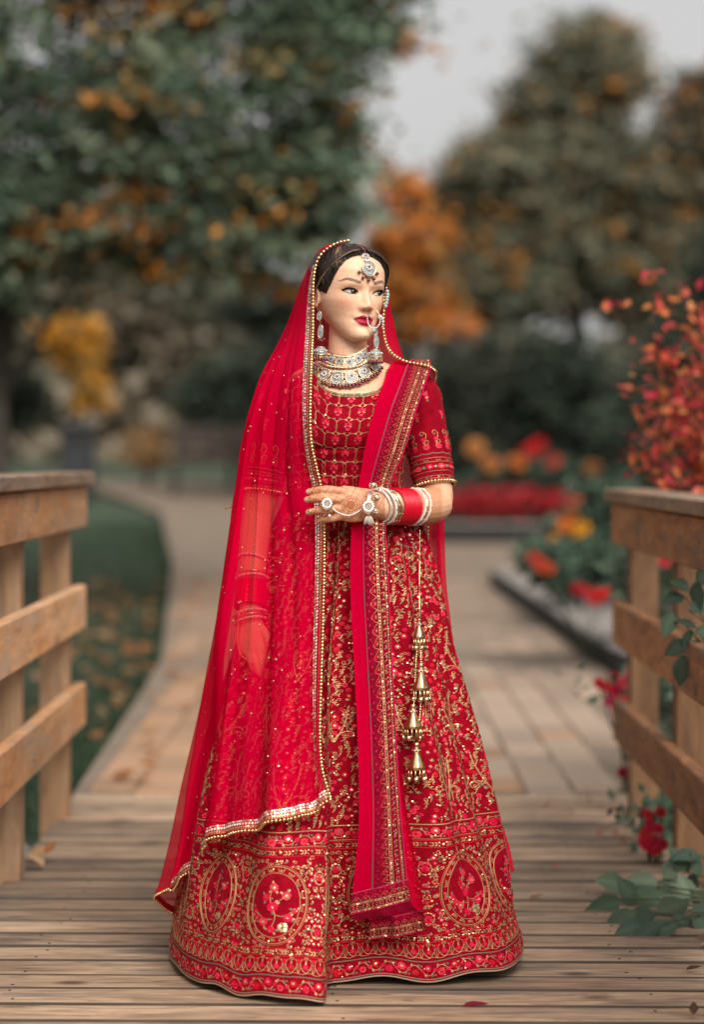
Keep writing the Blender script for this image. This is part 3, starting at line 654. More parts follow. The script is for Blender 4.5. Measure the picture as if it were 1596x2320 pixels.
# fallen leaves and petals
fl = [leaf_mesh('fallen_leaf', .075, .045, c, M['leaf'], fold=.5, curl=-.15) for c in ((.42, .17, .05), (.50, .27, .13), (.33, .12, .04), (.55, .34, .2))]
def fallen(p, an, me, label, s=1.0, group=None, tilt=0.0, cat='leaf', name='fallen_leaf'):
    o = bpy.data.objects.new(name, me); o.location = p; o.rotation_euler = (R.normal(0, .15), tilt, an); o.scale = (s, s, s); return link(o, None, label, cat, group)
def gpt(xv, yv, z=.012):
    D = 5652 * (HC - z) / (yv - 1040); return ((xv - 798) * D / 5652, D - D0, z)
fallen(gpt(62, 1948), .3, fl[1], 'pale tan curled leaf on the deck beside the left railing post', 1.1, tilt=-.3)
fallen(gpt(98, 1962), 2.4, fl[3], 'tan leaf with a ragged end lying before the left railing', 1.0, tilt=-.2)
fallen(gpt(104, 1935, .03), 1.0, fl[2], 'upright rust brown leaf beside the pale leaves at left', .7, tilt=-.5)
pk = leaf_mesh('petal', .055, .022, (.42, .03, .10), M['petal'], fold=.8, curl=-.05)
fallen(gpt(1048, 2278, .004), .06, pk, 'crinkled magenta petal on the planks before the hem', 1.0, cat='petal', name='fallen_petal')
sm_ = [leaf_mesh('fallen_leaf', .032, .022, c, M['leaf'], fold=.5, curl=-.2) for c in ((.10, .05, .03), (.52, .26, .17), (.5, .08, .05))]
fallen(gpt(1572, 2298, .012), 1.4, sm_[0], 'dark brown curled leaf standing on the planks at lower right', .85, tilt=-.8)
fallen(gpt(1555, 2196, .006), .1, sm_[0], 'small brown leaf lying flat on the planks at right', 1.1)
fallen(gpt(1580, 2122, .006), -.2, sm_[1], 'pinkish tan leaf beside the creeper at the picture edge', 1.3)
fallen(gpt(1590, 2142, .006), .5, sm_[1], 'smaller pinkish leaf nearest the picture edge under the creeper', .9)
fallen(gpt(1250, 1964, .006), .5, sm_[2], 'rust orange bit of leaf on the planks right of the skirt', .7)
fallen(gpt(1200, 2031, .006), .1, sm_[1], 'flat pale pink leaf on the planks right of the skirt', 1.2)
fallen(gpt(1352, 1889, .006), .4, sm_[2], 'single bright red leaf on the far planks', .9)
fallen(gpt(1230, 1823, .006), .4, sm_[1], 'pale pink leaf where the planks meet the pavers', 1.1)
for q, (xv, yv) in enumerate([(1400, 1890), (1370, 1822), (1300, 1838), (1390, 1840), (1410, 1860), (1355, 1815), (1420, 1905), (1440, 1920), (1380, 1870), (1330, 1790), (1425, 1885)]):
    fallen(gpt(xv + R.normal(0, 4), yv, .008), R.uniform(0, 6), sm_[1 if q % 3 else 2], 'pale autumn leaf in the drift at the foot of the right railing', R.uniform(.8, 1.4), 'leaf drift by the right railing')
for q in range(52):                                         # leaves on the left half of the path
    Y = 3.0 + 12 * R.random() ** 1.2; D = Y + D0; X = xl(D) + .05 + abs(R.normal(0, .30))
    fallen((X, Y, float(zt(Y)) + .02), R.uniform(0, 6), fl[R.integers(4)], 'orange brown leaf lying on the pavers left of the woman', R.uniform(.9, 1.5), 'autumn leaves on the paved path')
n = 230; Y = 3.8 + 11 * R.random(n) ** 1.1; X = xl(Y + D0) - .05 - np.abs(R.normal(0, .55, n)); P = np.c_[X, Y, ground_z(X, Y) + .05]
f = Acc(); leafcloud(f, P, .085, np.array([(.26, .11, .04), (.20, .085, .03), (.32, .19, .10)])[R.integers(3, size=n)], flat=.25, aspect=.6, droop=0); f.obj('leaf_litter', M['leaf'], kind='stuff')

# wasp in flight
wm = mat('wasp_shell', attr=True, rough=.4); ww = net('wasp_wing', (.35, .3, .25), .45, (.95, .93, .9))
p = W(517, 1149, -20); t = thing('wasp', 'tiny yellow and black wasp flying left of the red veil', 'insect', p)
b = Acc(); xs_ = np.linspace(-.008, .008, 13); rr = np.interp(xs_, [-.008, -.005, -.001, .001, .003, .0055, .007, .008], [.0003, .002, .0022, .0006, .0022, .002, .0017, .0006])
cc = np.where((np.arange(13) % 2)[:, None] == 0, np.array([.5, .28, .03]), np.array([.03, .02, .01]))
G = np.stack([np.repeat(xs_[:, None], 8, 1), rr[:, None] * np.cos(np.arange(8) * .785), rr[:, None] * np.sin(np.arange(8) * .785) - .0012 * (xs_[:, None] < 0)], -1)
b.grid(G, closed_u=True, col=np.repeat(cc[:, None], 8, 1)); b.obj('body', wm, t)
for s in (-1, 1):
    b = Acc(); b.add([(.002, 0, .002), (-.004, s * .004, .0035), (-.010, s * .006, .005), (-.007, s * .001, .0035)], quads=[[0, 1, 2, 3]]); b.obj('wing', ww, t)
b = Acc()
for s in (-1, 1):
    for q in range(3): b.tube([(.003 - q * .0015, s * .001, -.001), (.001 - q * .003, s * .004, -.003), (-.003 - q * .002, s * .005, -.006)], .0003, 4, col=(.3, .17, .03))
b.obj('legs', wm, t)

# ================================================================== THE WOMAN
SKIN = np.array([.88, .535, .35])

# ---------------- head (local mm: x to her left, y forward, z up from the chin)
YAW = math.radians(28); ROLL = math.radians(2.6)
HX, HYo, HZc = W(787, 774, 22)          # chin level on the head axis
def headW(P):
    """head-local mm -> world m"""
    P = np.asarray(P, float); x, y, z = P[..., 0], P[..., 1], P[..., 2]
    c, s = math.cos(YAW), math.sin(YAW)
    X = c * x + s * y; Yw = s * x - c * y
    zz = z - 60; X2 = math.cos(ROLL) * X + math.sin(ROLL) * zz; Z2 = -math.sin(ROLL) * X + math.cos(ROLL) * zz
    return np.stack([HX + X2 / 1000 - .0015, HYo + Yw / 1000, HZc + (Z2 + 60) / 1000], -1)
def headL(P):
    P = np.asarray(P, float); X2 = (P[..., 0] - HX + .0015) * 1000; Yw = (P[..., 1] - HYo) * 1000; Z2 = (P[..., 2] - HZc) * 1000 - 60
    X = math.cos(ROLL) * X2 - math.sin(ROLL) * Z2; zz = math.sin(ROLL) * X2 + math.cos(ROLL) * Z2
    c, s = math.cos(YAW), math.sin(YAW)
    return np.stack([c * X + s * Yw, s * X - c * Yw, zz + 60], -1)
HT = np.array([  # z, half width, front, back, centre
    [-3, 10, 76, 50, 64], [0, 18, 84, 42, 61], [4, 26, 90, 30, 56], [12, 33, 93.5, 8, 48], [25, 42.5, 91.5, -12, 36], [38, 50.5, 89.5, -32, 26], [47, 55, 89, -48, 19], [60, 61.5, 89.5, -66, 11],
    [69, 65.5, 90, -78, 6], [90, 73, 91, -94, 2], [112, 75, 90, -102, 0], [134, 76, 95, -105, 0], [160, 76, 94, -100, 0], [180, 70, 84, -84, 0], [195, 58, 67, -66, 0], [204, 44, 49, -48, 0], [210, 26, 29, -28, 0], [212.5, 8, 9, -9, 0]])
def g2(x, z, cx, cz, sx, sz):
    return np.exp(-((x - cx) / sx) ** 2 - ((z - cz) / sz) ** 2)
EY = 107.5; EX = 34.0
def almond(x, z, grow=0.0):
    """signed: <0 inside the eye opening (either eye)"""
    ax = np.abs(x) - EX; t = np.clip(ax / 15.5, -1, 1)
    up = EY + 1.6 * t + 6.2 * (1 - t ** 2) ** .75 + grow; lo = EY + 1.6 * t - 4.0 * (1 - t ** 2) ** .9 - grow
    return np.maximum(np.maximum(z - up, lo - z), (np.abs(ax) - 15.5 - grow) * 1.0)
def face_dy(x, z):
    ax = np.abs(x)
    nz = interp(z, [62, 66, 68.5, 71, 75, 80, 86, 95, 105, 113, 121, 128], [0, 1, 9, 16.5, 21, 21.5, 17.5, 12, 7.2, 3.8, 1.6, 0])
    ns = interp(z, [66, 70, 78, 86, 96, 108, 120], [9, 9.5, 9.5, 8, 6.8, 6.6, 8])
    d = .94 * nz * np.exp(-np.abs(x / (ns + 1.3)) ** 2.0)
    d += 8.0 * g2(ax, z, 12.0, 73.5, 6.2, 6.4) - 3.0 * g2(ax, z, 19, 72, 4, 8)
    d += -3.5 * g2(ax, z, 5.5, 67.5, 3.2, 2.0)
    d += -4.8 * g2(ax, z, 33, EY + 2, 17, 10) - 4.5 * g2(ax, z, 15.5, EY + 1, 7, 9)
    d += 3.0 * g2(ax, z, 30, EY + 18, 20, 7) + 5.5 * g2(ax, z, EX, EY, 13, 8.5)
    d += 4.5 * g2(ax, z, 43, 84, 20, 19) - 2.0 * g2(ax, z, 52, 52, 14, 16)
    d += 4.6 * g2(x, z, 0, 53, 17, 4.8) + 1.6 * g2(ax, z, 6, 54.5, 4.5, 3) - 1.0 * g2(x, z, 0, 58, 3, 6)
    d += 7.0 * g2(x, z, 0, 40, 15.5, 5.2) - 3.6 * np.exp(-((z - 47.2) / 1.5) ** 2) * np.exp(-(x / 22) ** 4)
    d += -3.2 * g2(x, z, 0, 29.5, 16, 4.5) + 5.0 * g2(x, z, 0, 13, 15, 11) - 2.5 * g2(ax, z, 26, 47, 5, 5)
    d += -3.2 * sm(1.0, -1.2, almond(x, z))                       # eye opening
    return d
def head_grid(nz=190, na=250, extra=0.0):
    z = np.r_[np.linspace(-3, 20, 28)[:-1], np.linspace(20, 140, 118)[:-1], np.linspace(140, 212.5, 46)]
    t = np.linspace(-1, 1, na, endpoint=False); a = np.pi * (t * .62 + .38 * t ** 3)       # denser at the front
    w_, f_, b_, c_ = [crm(HT[:, :1], 2)[:0]] * 4
    w_, f_, b_, c_ = (interp(z, HT[:, 0], HT[:, k]) for k in (1, 2, 3, 4))
    for arr in (w_, f_, b_, c_):                                       # soften the table
        for _ in range(14): arr[1:-1] = .25 * arr[:-2] + .5 * arr[1:-1] + .25 * arr[2:]
    ca, sa = np.cos(a), np.sin(a)
    ex = interp(z, [0, 30, 60, 110, 160, 212], [.95, .95, .88, .84, .9, 1.0])[:, None]
    x = (w_ + extra)[:, None] * np.sign(sa) * np.abs(sa) ** ex
    y = c_[:, None] + np.where(ca > 0, (f_ + extra - c_)[:, None] * np.abs(ca) ** .92, (b_ - extra - c_)[:, None] * np.abs(ca))
    zz = np.broadcast_to(z[:, None], x.shape).copy()
    fr = sm(.15, .45, ca)[None, :] * np.ones_like(x)
    return x, y, zz, a, fr
hx, hy, hz, ha, hfr = head_grid()
hyf = hy + face_dy(hx, hz) * hfr
body = Acc()
HG = np.stack([hx, hyf, hz], -1)
G = headW(HG); G = np.concatenate([G[:1].mean(1, keepdims=True).repeat(G.shape[1], 1), G, G[-1:].mean(1, keepdims=True).repeat(G.shape[1], 1)], 0)
body.grid(G, closed_u=True)
# ears
for s in (-1, 1):
    lo = np.linspace(0, 6.283, 20, endpoint=False); rings = []
    for f, o in ((.02, 6), (.35, 4), (.6, 3.5), (.85, 7.5), (1, 6), (.9, 1), (.5, -4), (.02, -5)):
        rings.append(np.stack([s * (74 + o * .75 + 5 * (1 - f * np.cos(lo)) * 0 + 3 * (np.sin(lo) > 0) * f), -6 + 15 * f * np.cos(lo) * (1 + .18 * np.sin(lo)) - 3 * f * np.sin(lo), 98 + 28 * f * np.sin(lo)], -1))
    body.grid(headW(np.array(rings)), closed_u=True)

# ---------------- limbs, neck and trunk (closed pieces, fused below)
def loft(acc, secs, n=32, sub=6):
    """rings from (xv,yv,Y, half width, half depth front, back)"""
    S = crm(np.array(secs, float), len(secs) * sub); a = np.arange(n) / n * 2 * np.pi; rings = []
    for (xv, yv, Y, hw, f, b_) in S:
        dx = hw * np.cos(a) / 1000; dy = -np.where(np.sin(a) > 0, f, b_) * np.sin(a) / 1000
        rings.append(W(xv, yv, Y) + np.stack([dx, dy, 0 * a], -1))
    rings = [np.repeat(rings[0].mean(0)[None], n, 0)] + rings + [np.repeat(rings[-1].mean(0)[None], n, 0)]
    acc.grid(np.array(rings), closed_u=True, flip=True); return acc
# neck
loft(body, [(789, 715, 30, 42, 40, 45), (789, 750, 26, 43, 42, 46), (788, 785, 20, 44, 44, 48), (788, 812, 16, 47, 46, 50), (790, 835, 12, 62, 52, 56), (792, 860, 10, 80, 70, 60)])
# trunk
TS = np.array([(793, 812, 14, 58, 40, 46), (795, 828, 12, 100, 46, 54), (796, 845, 8, 134, 58, 62), (797, 865, 4, 148, 74, 70), (797, 900, 0, 150, 100, 78), (792, 945, 0, 146, 130, 80), (787, 985, 0, 141, 136, 78),
      (783, 1025, 0, 135, 120, 76), (781, 1065, 0, 130, 106, 74), (781, 1105, 0, 128, 100, 76), (782, 1140, 0, 132, 104, 82), (784, 1190, 0, 150, 112, 100), (788, 1280, 0, 165, 118, 125), (788, 1330, 0, 160, 112, 118)], float)
loft(body, TS - np.array([0, 0, 0, 5, 5, 5]), 40)
def limb(acc, pts, r, n=40, seg=20, flat=1.0, ref=None):
    P = crm(WL(pts), n); rr = crm(np.array(r, float)[:, None], n)[:, 0] / 1000
    P = np.vstack([P[0] - unit(P[1] - P[0]) * rr[0] * .6, P, P[-1] + unit(P[-1] - P[-2]) * rr[-1] * .55, P[-1] + unit(P[-1] - P[-2]) * rr[-1] * .85]); rr = np.r_[rr[0] * .6, rr, rr[-1] * .78, rr[-1] * .42]
    acc.tube(P, rr, seg, flat=flat, ref=ref); return acc
ARM_L = [(925, 878, 22), (952, 930, 18), (972, 1020, 4), (984, 1090, -12), (990, 1132, -30)]
limb(body, ARM_L, [48, 46, 43, 40, 38])
FORE_L = [(994, 1140, -32), (965, 1147, -72), (920, 1148, -122), (878, 1147, -166), (846, 1145, -192)]
limb(body, FORE_L, [38, 42, 38, 33, 29])
ARM_R = [(650, 888, 22), (625, 950, 14), (605, 1040, 4), (594, 1110, -4), (584, 1170, -14)]
limb(body, ARM_R, [48, 46, 42, 38, 35])
FORE_R = [(584, 1165, -14), (577, 1230, -40), (572, 1310, -75), (568, 1380, -106), (568, 1412, -118)]
limb(body, FORE_R, [34, 33, 29, 25, 24])
# legs under the skirt
for s in (-1, 1):
    limb(body, [(786 + s * 62, 1290, 0), (786 + s * 62, 1500, -5), (786 + s * 60, 1720, 5), (786 + s * 58, 1920, 20), (786 + s * 58, 2110, 25)], [84, 70, 50, 48, 32])
    limb(body, [(786 + s * 58, 2115, 30), (786 + s * 62, 2140, -50), (786 + s * 66, 2150, -130)], [32, 30, 20])
# left hand, back of the hand to the camera
S = crm(np.array([(866, 1146, -178, 29, 20), (846, 1145, -192, 31, 19), (824, 1144, -203, 36, 17), (800, 1143, -210, 39.5, 15), (782, 1141, -212, 39, 13.5), (768, 1140, -212, 36, 11)], float), 24)
a = np.arange(28) / 28 * 2 * np.pi
rings = [W(x, y, Y) + np.stack([0 * a, d * np.cos(a) / 1000, h * np.sin(a) / 1000], -1) for x, y, Y, h, d in S]
rings = [np.repeat(rings[0].mean(0)[None], 28, 0)] + rings + [np.repeat(rings[-1].mean(0)[None], 28, 0)]
body.grid(np.array(rings), closed_u=True)
FING = [([(790, 1115, -211), (768, 1112.5, -217), (742, 1110, -223), (718, 1111.5, -219), (699, 1114, -210)], [10.2, 9.3, 10.0, 8.2, 6.9]),
        ([(790, 1132, -214), (766, 1131, -220), (738, 1129, -228), (713, 1130, -223), (695, 1132, -213)], [10.2, 9.3, 10.0, 8.2, 6.9]),
        ([(788, 1150, -212), (766, 1152, -218), (740, 1155, -225), (714, 1158, -219), (698, 1160.5, -209)], [9.9, 9.0, 9.6, 7.9, 6.7]),
        ([(794, 1166, -206), (774, 1170, -212), (752, 1174.5, -216), (733, 1177, -211), (718, 1179, -202)], [9.0, 8.2, 8.6, 7.2, 6.1])]
for p, r in FING: limb(body, p, r, 26, 14)
limb(body, [(838, 1122, -186), (808, 1118, -180), (778, 1122, -182), (752, 1128, -190)], [14, 12.5, 10.5, 8.5], 24, 14)
# right hand hanging, relaxed
S = crm(np.array([(568, 1404, -120, 24, 19), (569, 1422, -124, 29, 19), (573, 1446, -130, 34, 17), (579, 1468, -136, 34, 15), (584, 1480, -140, 31, 12)], float), 20)
rings = [W(x, y, Y) + np.stack([h * np.cos(a) / 1000, d * np.sin(a) / 1000, .25 * h * np.cos(a) / 1000], -1) for x, y, Y, h, d in S]
rings = [np.repeat(rings[0].mean(0)[None], 28, 0)] + rings + [np.repeat(rings[-1].mean(0)[None], 28, 0)]
body.grid(np.array(rings), closed_u=True, flip=True)
for p, r in [([(560, 1462, -136), (563, 1486, -144), (572, 1510, -146), (582, 1524, -142)], [9, 8.5, 7.6, 6.2]), ([(573, 1470, -139), (577, 1496, -148), (587, 1522, -150), (597, 1534, -144)], [9.8, 9.2, 8.2, 6.6]),
             ([(587, 1473, -140), (592, 1498, -149), (600, 1521, -151), (608, 1533, -146)], [9.8, 9.2, 8.2, 6.6]), ([(600, 1470, -138), (605, 1492, -146), (611, 1512, -148), (616, 1524, -144)], [9.4, 8.8, 7.8, 6.4]),
             ([(592, 1424, -128), (606, 1446, -140), (613, 1472, -150), (614, 1492, -154)], [12, 11, 9.5, 7.5])]:
    limb(body, p, r, 22, 12)

# fuse everything into one continuous skin, then colour it
tmp = bpy.data.objects.new('tmp', body.mesh('tmp', M['soil'])); COL.objects.link(tmp)
md = tmp.modifiers.new('fuse', 'REMESH'); md.mode = 'VOXEL'; md.voxel_size = .0019; md.adaptivity = 0
m2 = tmp.modifiers.new('soft', 'CORRECTIVE_SMOOTH'); m2.factor = .5; m2.iterations = 2; m2.use_only_smooth = True
dg = bpy.context.evaluated_depsgraph_get(); me = bpy.data.meshes.new_from_object(tmp.evaluated_get(dg))
bpy.data.objects.remove(tmp)
me.name = 'person'
nV = len(me.vertices); co = np.empty(nV * 3, np.float32); me.vertices.foreach_get('co', co); co = co.reshape(-1, 3).astype(float)
# face vertices snap back on the exact head surface (keeps lids, nostrils and lips crisp)
col = np.tile(SKIN, (nV, 1))
hl = headL(co); x, y, z = hl.T; ax = np.abs(x)
face = (z > 2) & (z < 200) & (y > 20) & (co[:, 2] > 1.36)
def tint(c, wgt):
    global col
    wgt = np.clip(wgt, 0, 1)[:, None]; col = col * (1 - wgt) + np.array(c) * wgt
fm = face.astype(float)
tint((.80, .27, .17), fm * .45 * g2(ax, z, 47, 84, 18, 14))                          # blush
tint((.72, .36, .24), fm * .35 * g2(x, z, 0, 76, 12, 10))
tint((.60, .24, .12), fm * .75 * g2(ax, z, 40, EY + 8, 16, 7) * (z > EY))               # eye shadow
tint((.42, .18, .09), fm * .55 * g2(ax, z, 48, EY + 5.5, 9, 4))
tint((.50, .26, .15), fm * .5 * np.exp(-((z - (EY + 8.6 - ((ax - EX) / 15) ** 2 * 3)) / 1.1) ** 2) * (np.abs(ax - EX) < 14))
tint((.66, .32, .20), fm * .28 * g2(ax, z, 32, EY - 9, 14, 4)); tint((.70, .33, .20), fm * .3 * g2(ax, z, 58, 52, 14, 30)); tint((.88, .60, .42), fm * .35 * (g2(x, z, 0, 165, 24, 16) + g2(x, z, 0, 92, 4, 16) + g2(ax, z, 40, 96, 10, 6)))  # lower-lid shading, then forehead, nose and cheek highlights, painted into the skin colour
tint((.78, .42, .25), (co[:, 2] > 1.28) * (co[:, 1] > -.09) * sm(6, -14, z) * .55)  # shade below the jaw painted as a darker neck tint
bc = EY + 22.5 + interp(ax, [16, 22, 36, 46, 58], [-1.0, 0, 4.2, 6, 0.5]); bw = interp(ax, [15, 18, 24, 40, 50, 59], [.0, 3.6, 4.2, 3.6, 2.6, .9])
hairn = .82 + .18 * np.sin(ax * 3.1 + z * 2.3)
tint((.060, .032, .022), fm * .97 * hairn * sm(bw + .8, bw - .9, np.abs(z - bc)) * (ax > 15) * (ax < 60))    # brows
lt = interp(ax, [0, 5, 9, 18, 25], [54.2, 57.3, 56.2, 52, 47.6]); lb = interp(ax, [0, 8, 16, 22, 25], [32.5, 33.5, 37, 42.5, 47])
lip = sm(-1.5, 1.5, np.minimum(lt - z, z - lb)) * (ax < 25.5)
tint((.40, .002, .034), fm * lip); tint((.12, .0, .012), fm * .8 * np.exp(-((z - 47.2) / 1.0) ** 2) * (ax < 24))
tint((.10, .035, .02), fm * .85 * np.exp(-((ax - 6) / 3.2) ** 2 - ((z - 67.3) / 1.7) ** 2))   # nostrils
ins = sm(.3, -.6, almond(x, z)); tint((.55, .42, .38), fm * ins)
rim = np.exp(-(almond(x, z) / 1.3) ** 2); tint((.015, .008, .008), fm * .9 * rim * (z > EY + .8)); tint((.16, .06, .045), fm * .7 * rim * (z <= EY + .8))
# henna on hands and forearms
pv = 798 + co[:, 0] * 1000; pz = HZ + (HC - co[:, 2]) * 1000; 
hand = (co[:, 1] < -.155) & (pz > 1085) & (pz < 1200) & (pv < 870) & (pv > 680)
pat = .5 + .5 * np.sin(pv * .62 + 1.6 * np.sin(pz * .35)) * np.sin(pz * .66 + 1.4 * np.sin(pv * .3)); lines = np.exp(-(np.sin(pv * .21 + pz * .12) / .28) ** 2) + np.exp(-(np.sin(pz * .25 - pv * .1) / .25) ** 2)
hn = np.clip(.30 + .38 * pat + .25 * lines, 0, .92); 
ftip = sm(745, 715, pv)
tint((.48, .13, .03), hand * np.clip(hn * (1 + .25 * ftip), 0, .95))
disc = np.hypot(pv - 795, pz - 1140); tint((.36, .10, .03), hand * .8 * ((disc < 10) | ((disc > 13) & (disc < 15.5)) | ((disc > 19) & (disc < 20.5))))
fore = (pv > 925) & (pz > 1095) & (pz < 1200) & (co[:, 1] < .01)
tint((.46, .155, .05), fore * sm(1004, 994, pv) * np.clip(.52 + .22 * np.sin(pv * .9 + np.sin(pz * .5)) * np.sin(pz * .8), 0, .85))
tint((.52, .20, .075), fore * .30)
rh = (pv < 640) & (pz > 1120) & (co[:, 2] < 1.06); tint((.46, .16, .05), rh * np.clip(.42 + .25 * np.sin(pv * .7) * np.sin(pz * .6), 0, .85))
for nx, ny in ((697, 1113), (693.5, 1131.5), (696.5, 1160.5), (716.5, 1179)):       # nails
    tint((.80, .48, .38), hand * (np.hypot((pv - nx - 5) / 6.5, (pz - ny + .5) / 5.0) < 1) * .85)
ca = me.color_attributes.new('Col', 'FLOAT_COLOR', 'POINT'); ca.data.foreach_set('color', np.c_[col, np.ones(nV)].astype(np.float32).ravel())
me.polygons.foreach_set('use_smooth', np.ones(len(me.polygons), bool))
M['skin'] = mat('skin', attr=True, rough=.5, sss=.2, spec=.4, noise=dict(scale=(130, 130, 130), detail=6, c0=(.90, .87, .85), c1=(1.06, 1.06, 1.06)), bump=(.16, .0012))
me.materials.clear(); me.materials.append(M['skin'])
person = link(bpy.data.objects.new('person', me), None,
    'woman in embroidered red gown and sheer veil standing with one hand at her waist', 'person')

# ---------------- eyes, lashes
M['eye'] = mat('eyeball', attr=True, rough=.25, spec=.12)
M['lash'] = mat('lash', (.008, .006, .006), rough=.7)
M['hair'] = None
def face_y(x_, z_):
    """front surface of the head at lateral x, height z (before the eye opening)"""
    w_, f_, c_ = (interp(z_, HT[:, 0], HT[:, k]) for k in (1, 2, 4))
    ex = interp(z_, [0, 30, 60, 110, 160, 212], [.95, .95, .88, .84, .9, 1.0])
    sa = np.clip(np.abs(x_) / w_, 0, .999) ** (1 / ex); ca_ = np.sqrt(1 - sa ** 2)
    yb = c_ + (f_ - c_) * ca_ ** .92
    return yb + face_dy(x_, z_) + 3.2 * sm(1.0, -1.2, almond(x_, z_))
for s in (-1, 1):
    # eyeball: a shallow shell following the opening, with iris and pupil
    gx, gz = np.meshgrid(np.linspace(-16.5, 16.5, 56), np.linspace(-8, 9, 34)); X_ = s * EX + gx; Z_ = EY + gz + 0.0
    yy = face_y(X_, Z_) - 1.35 - (gx / 16) ** 2 * 1.0 - (gz / 8) ** 2 * .4
    icx = s * EX + 5.2; icz = EY + 1.3; rr = np.hypot(X_ - icx, Z_ - icz)
    yy += .9 * np.exp(-(rr / 6) ** 2)
    c = np.ones(gx.shape + (3,)) * np.array([.52, .45, .42])
    c = np.where((rr < 7.3)[..., None], np.array([.045, .02, .010]), c); c = np.where((rr < 6.4)[..., None], np.array([.035, .014, .007]), c); c = np.where((rr < 3.0)[..., None], np.array([.004, .003, .003]), c)
    c = np.where((np.hypot(X_ - icx + 2.0, Z_ - icz - 2.2) < 1.2)[..., None], np.array([.85, .85, .85]), c)  # catch-light painted as a pale dot on the iris
    keep = almond(X_, Z_) < 1.2
    q = Acc(); nv, nu = gx.shape; i, j = np.meshgrid(np.arange(nv - 1), np.arange(nu - 1), indexing='ij')
    qs = np.stack([i * nu + j, i * nu + j + 1, (i + 1) * nu + j + 1, (i + 1) * nu + j], -1).reshape(-1, 4); kk = keep.ravel(); qs = qs[kk[qs].all(1)]
    q.add(headW(np.stack([X_, yy, Z_], -1)), quads=qs[:, ::-1], col=c.reshape(-1, 3)); q.obj('eye', M['eye'], person)
    # upper lashes: a winged curved fringe
    t = np.linspace(-1, 1.22, 40); tc = np.clip(t, -1, 1)
    lx = s * EX + s * t * 15.5; lz = EY + 1.6 * t + 6.2 * (1 - tc ** 2) ** .75 + np.where(t > 1, (t - 1) * 8, 0)
    ly = face_y(lx, np.minimum(lz + 1.0, 125)) + .5
    ln = 2.2 + 2.6 * sm(-.9, .9, t) - 3 * sm(.95, 1.22, t); th_ = 1.5 * (1 - sm(.95, 1.22, t) * .8) * sm(-1.02, -.6, t) + .25
    q = Acc(); G = np.stack([np.stack([lx, ly, lz - th_ * .6], -1), np.stack([lx, ly + .9, lz + th_ * .2], -1), np.stack([lx + s * t * ln * .3, ly + ln, lz + ln * .85], -1), np.stack([lx, ly + .3, lz + th_], -1)])
    q.grid(headW(G))
    for k_ in range(2, 36, 1):
        if R.random() < .85:
            p0 = np.array([lx[k_], ly[k_] + .6, lz[k_]]); p1 = p0 + [s * t[k_] * 3.0 + R.normal(0, .5), ln[k_] * 1.3, ln[k_] * 1.35]; md_ = (p0 + p1) / 2 + [0, .8, -.7]
            q.tube(headW(np.array([p0, md_, p1])), [.0004, .0003, .0001], 4)
    t2 = np.linspace(-.6, 1, 20); lx = s * EX + s * t2 * 15.2; lz = EY + 1.6 * t2 - 4.0 * (1 - t2 ** 2) ** .9; ly = face_y(lx, lz - 1) + .35
    q.tube(headW(np.stack([lx, ly, lz], -1)), .00045, 4); q.obj('eyelashes', M['lash'], person)

# ---------------- hair
m = bpy.data.materials.new('hair'); m.use_nodes = True; t_ = m.node_tree; p_ = t_.nodes['Principled BSDF']
vc = t_.nodes.new('ShaderNodeVertexColor'); vc.layer_name = 'Col'; t_.links.new(vc.outputs[0], p_.inputs['Base Color']); p_.inputs['Roughness'].default_value = .36; p_.inputs['Specular IOR Level'].default_value = .35
M['hair'] = m
def hairline(a_):
    a_ = np.abs(a_); return interp(a_, np.radians([0, 13, 25, 37, 47, 55, 62, 70, 79, 100, 130, 180]), [193, 191.5, 187, 178, 162, 142, 122, 102, 107, 113, 60, 45])
fx, fy, fz, fa, _ = head_grid(extra=0)
fz2 = hairline(fa)[None, :] + np.linspace(0, 1, 70)[:, None] ** .9 * (212.5 - hairline(fa)[None, :])
zi = fz[:, 0]; jx = np.arange(len(fa))[None, :] * np.ones((70, 1), int)
def samp(A, Zq):
    iz = np.clip(np.searchsorted(zi, Zq) - 1, 0, len(zi) - 2); f = (Zq - zi[iz]) / (zi[iz + 1] - zi[iz]); j_ = jx.astype(int)
    return A[iz, j_] * (1 - f) + A[iz + 1, j_] * f
HXs, HYs = samp(fx, fz2), samp(fy, fz2); dist = fz2 - hairline(fa)[None, :]
off = 1.5 + (9.5 - 4.5 * sm(10, 50, HXs)) * sm(0, 22, dist); off = off * (1 - .40 * np.exp(-(HXs / 4.0) ** 2) * (HYs > 10)); off = off + 1.0 * np.sin(fa[None, :] * 46 + fz2 * .18)
sc_ = 1 + off / 90
HP = np.stack([HXs * sc_, HYs * sc_, 100 + (fz2 - 100) * (1 + off / 130 * sm(120, 200, fz2))], -1)
strand = .8 + .6 * np.sin(fa[None, :] * 61 + 1.5 * np.sin(fz2 * .07)) * np.sin(fa[None, :] * 17 + 2)
hc = np.array([.022, .015, .012]) * strand[..., None]
streak = np.exp(-((np.degrees(fa)[None, :] + 50 + (fz2 - 178) * .30) / 5.0) ** 2) * sm(2, 10, dist) * sm(214, 196, fz2)
hc = hc * (1 - streak[..., None] * .8) + np.array([.42, .24, .12]) * streak[..., None] * .8 * (.6 + .5 * np.sin(fa * 90)[None, :, None])
q = Acc(); q.grid(headW(HP), closed_u=True, col=hc.reshape(-1, 3))
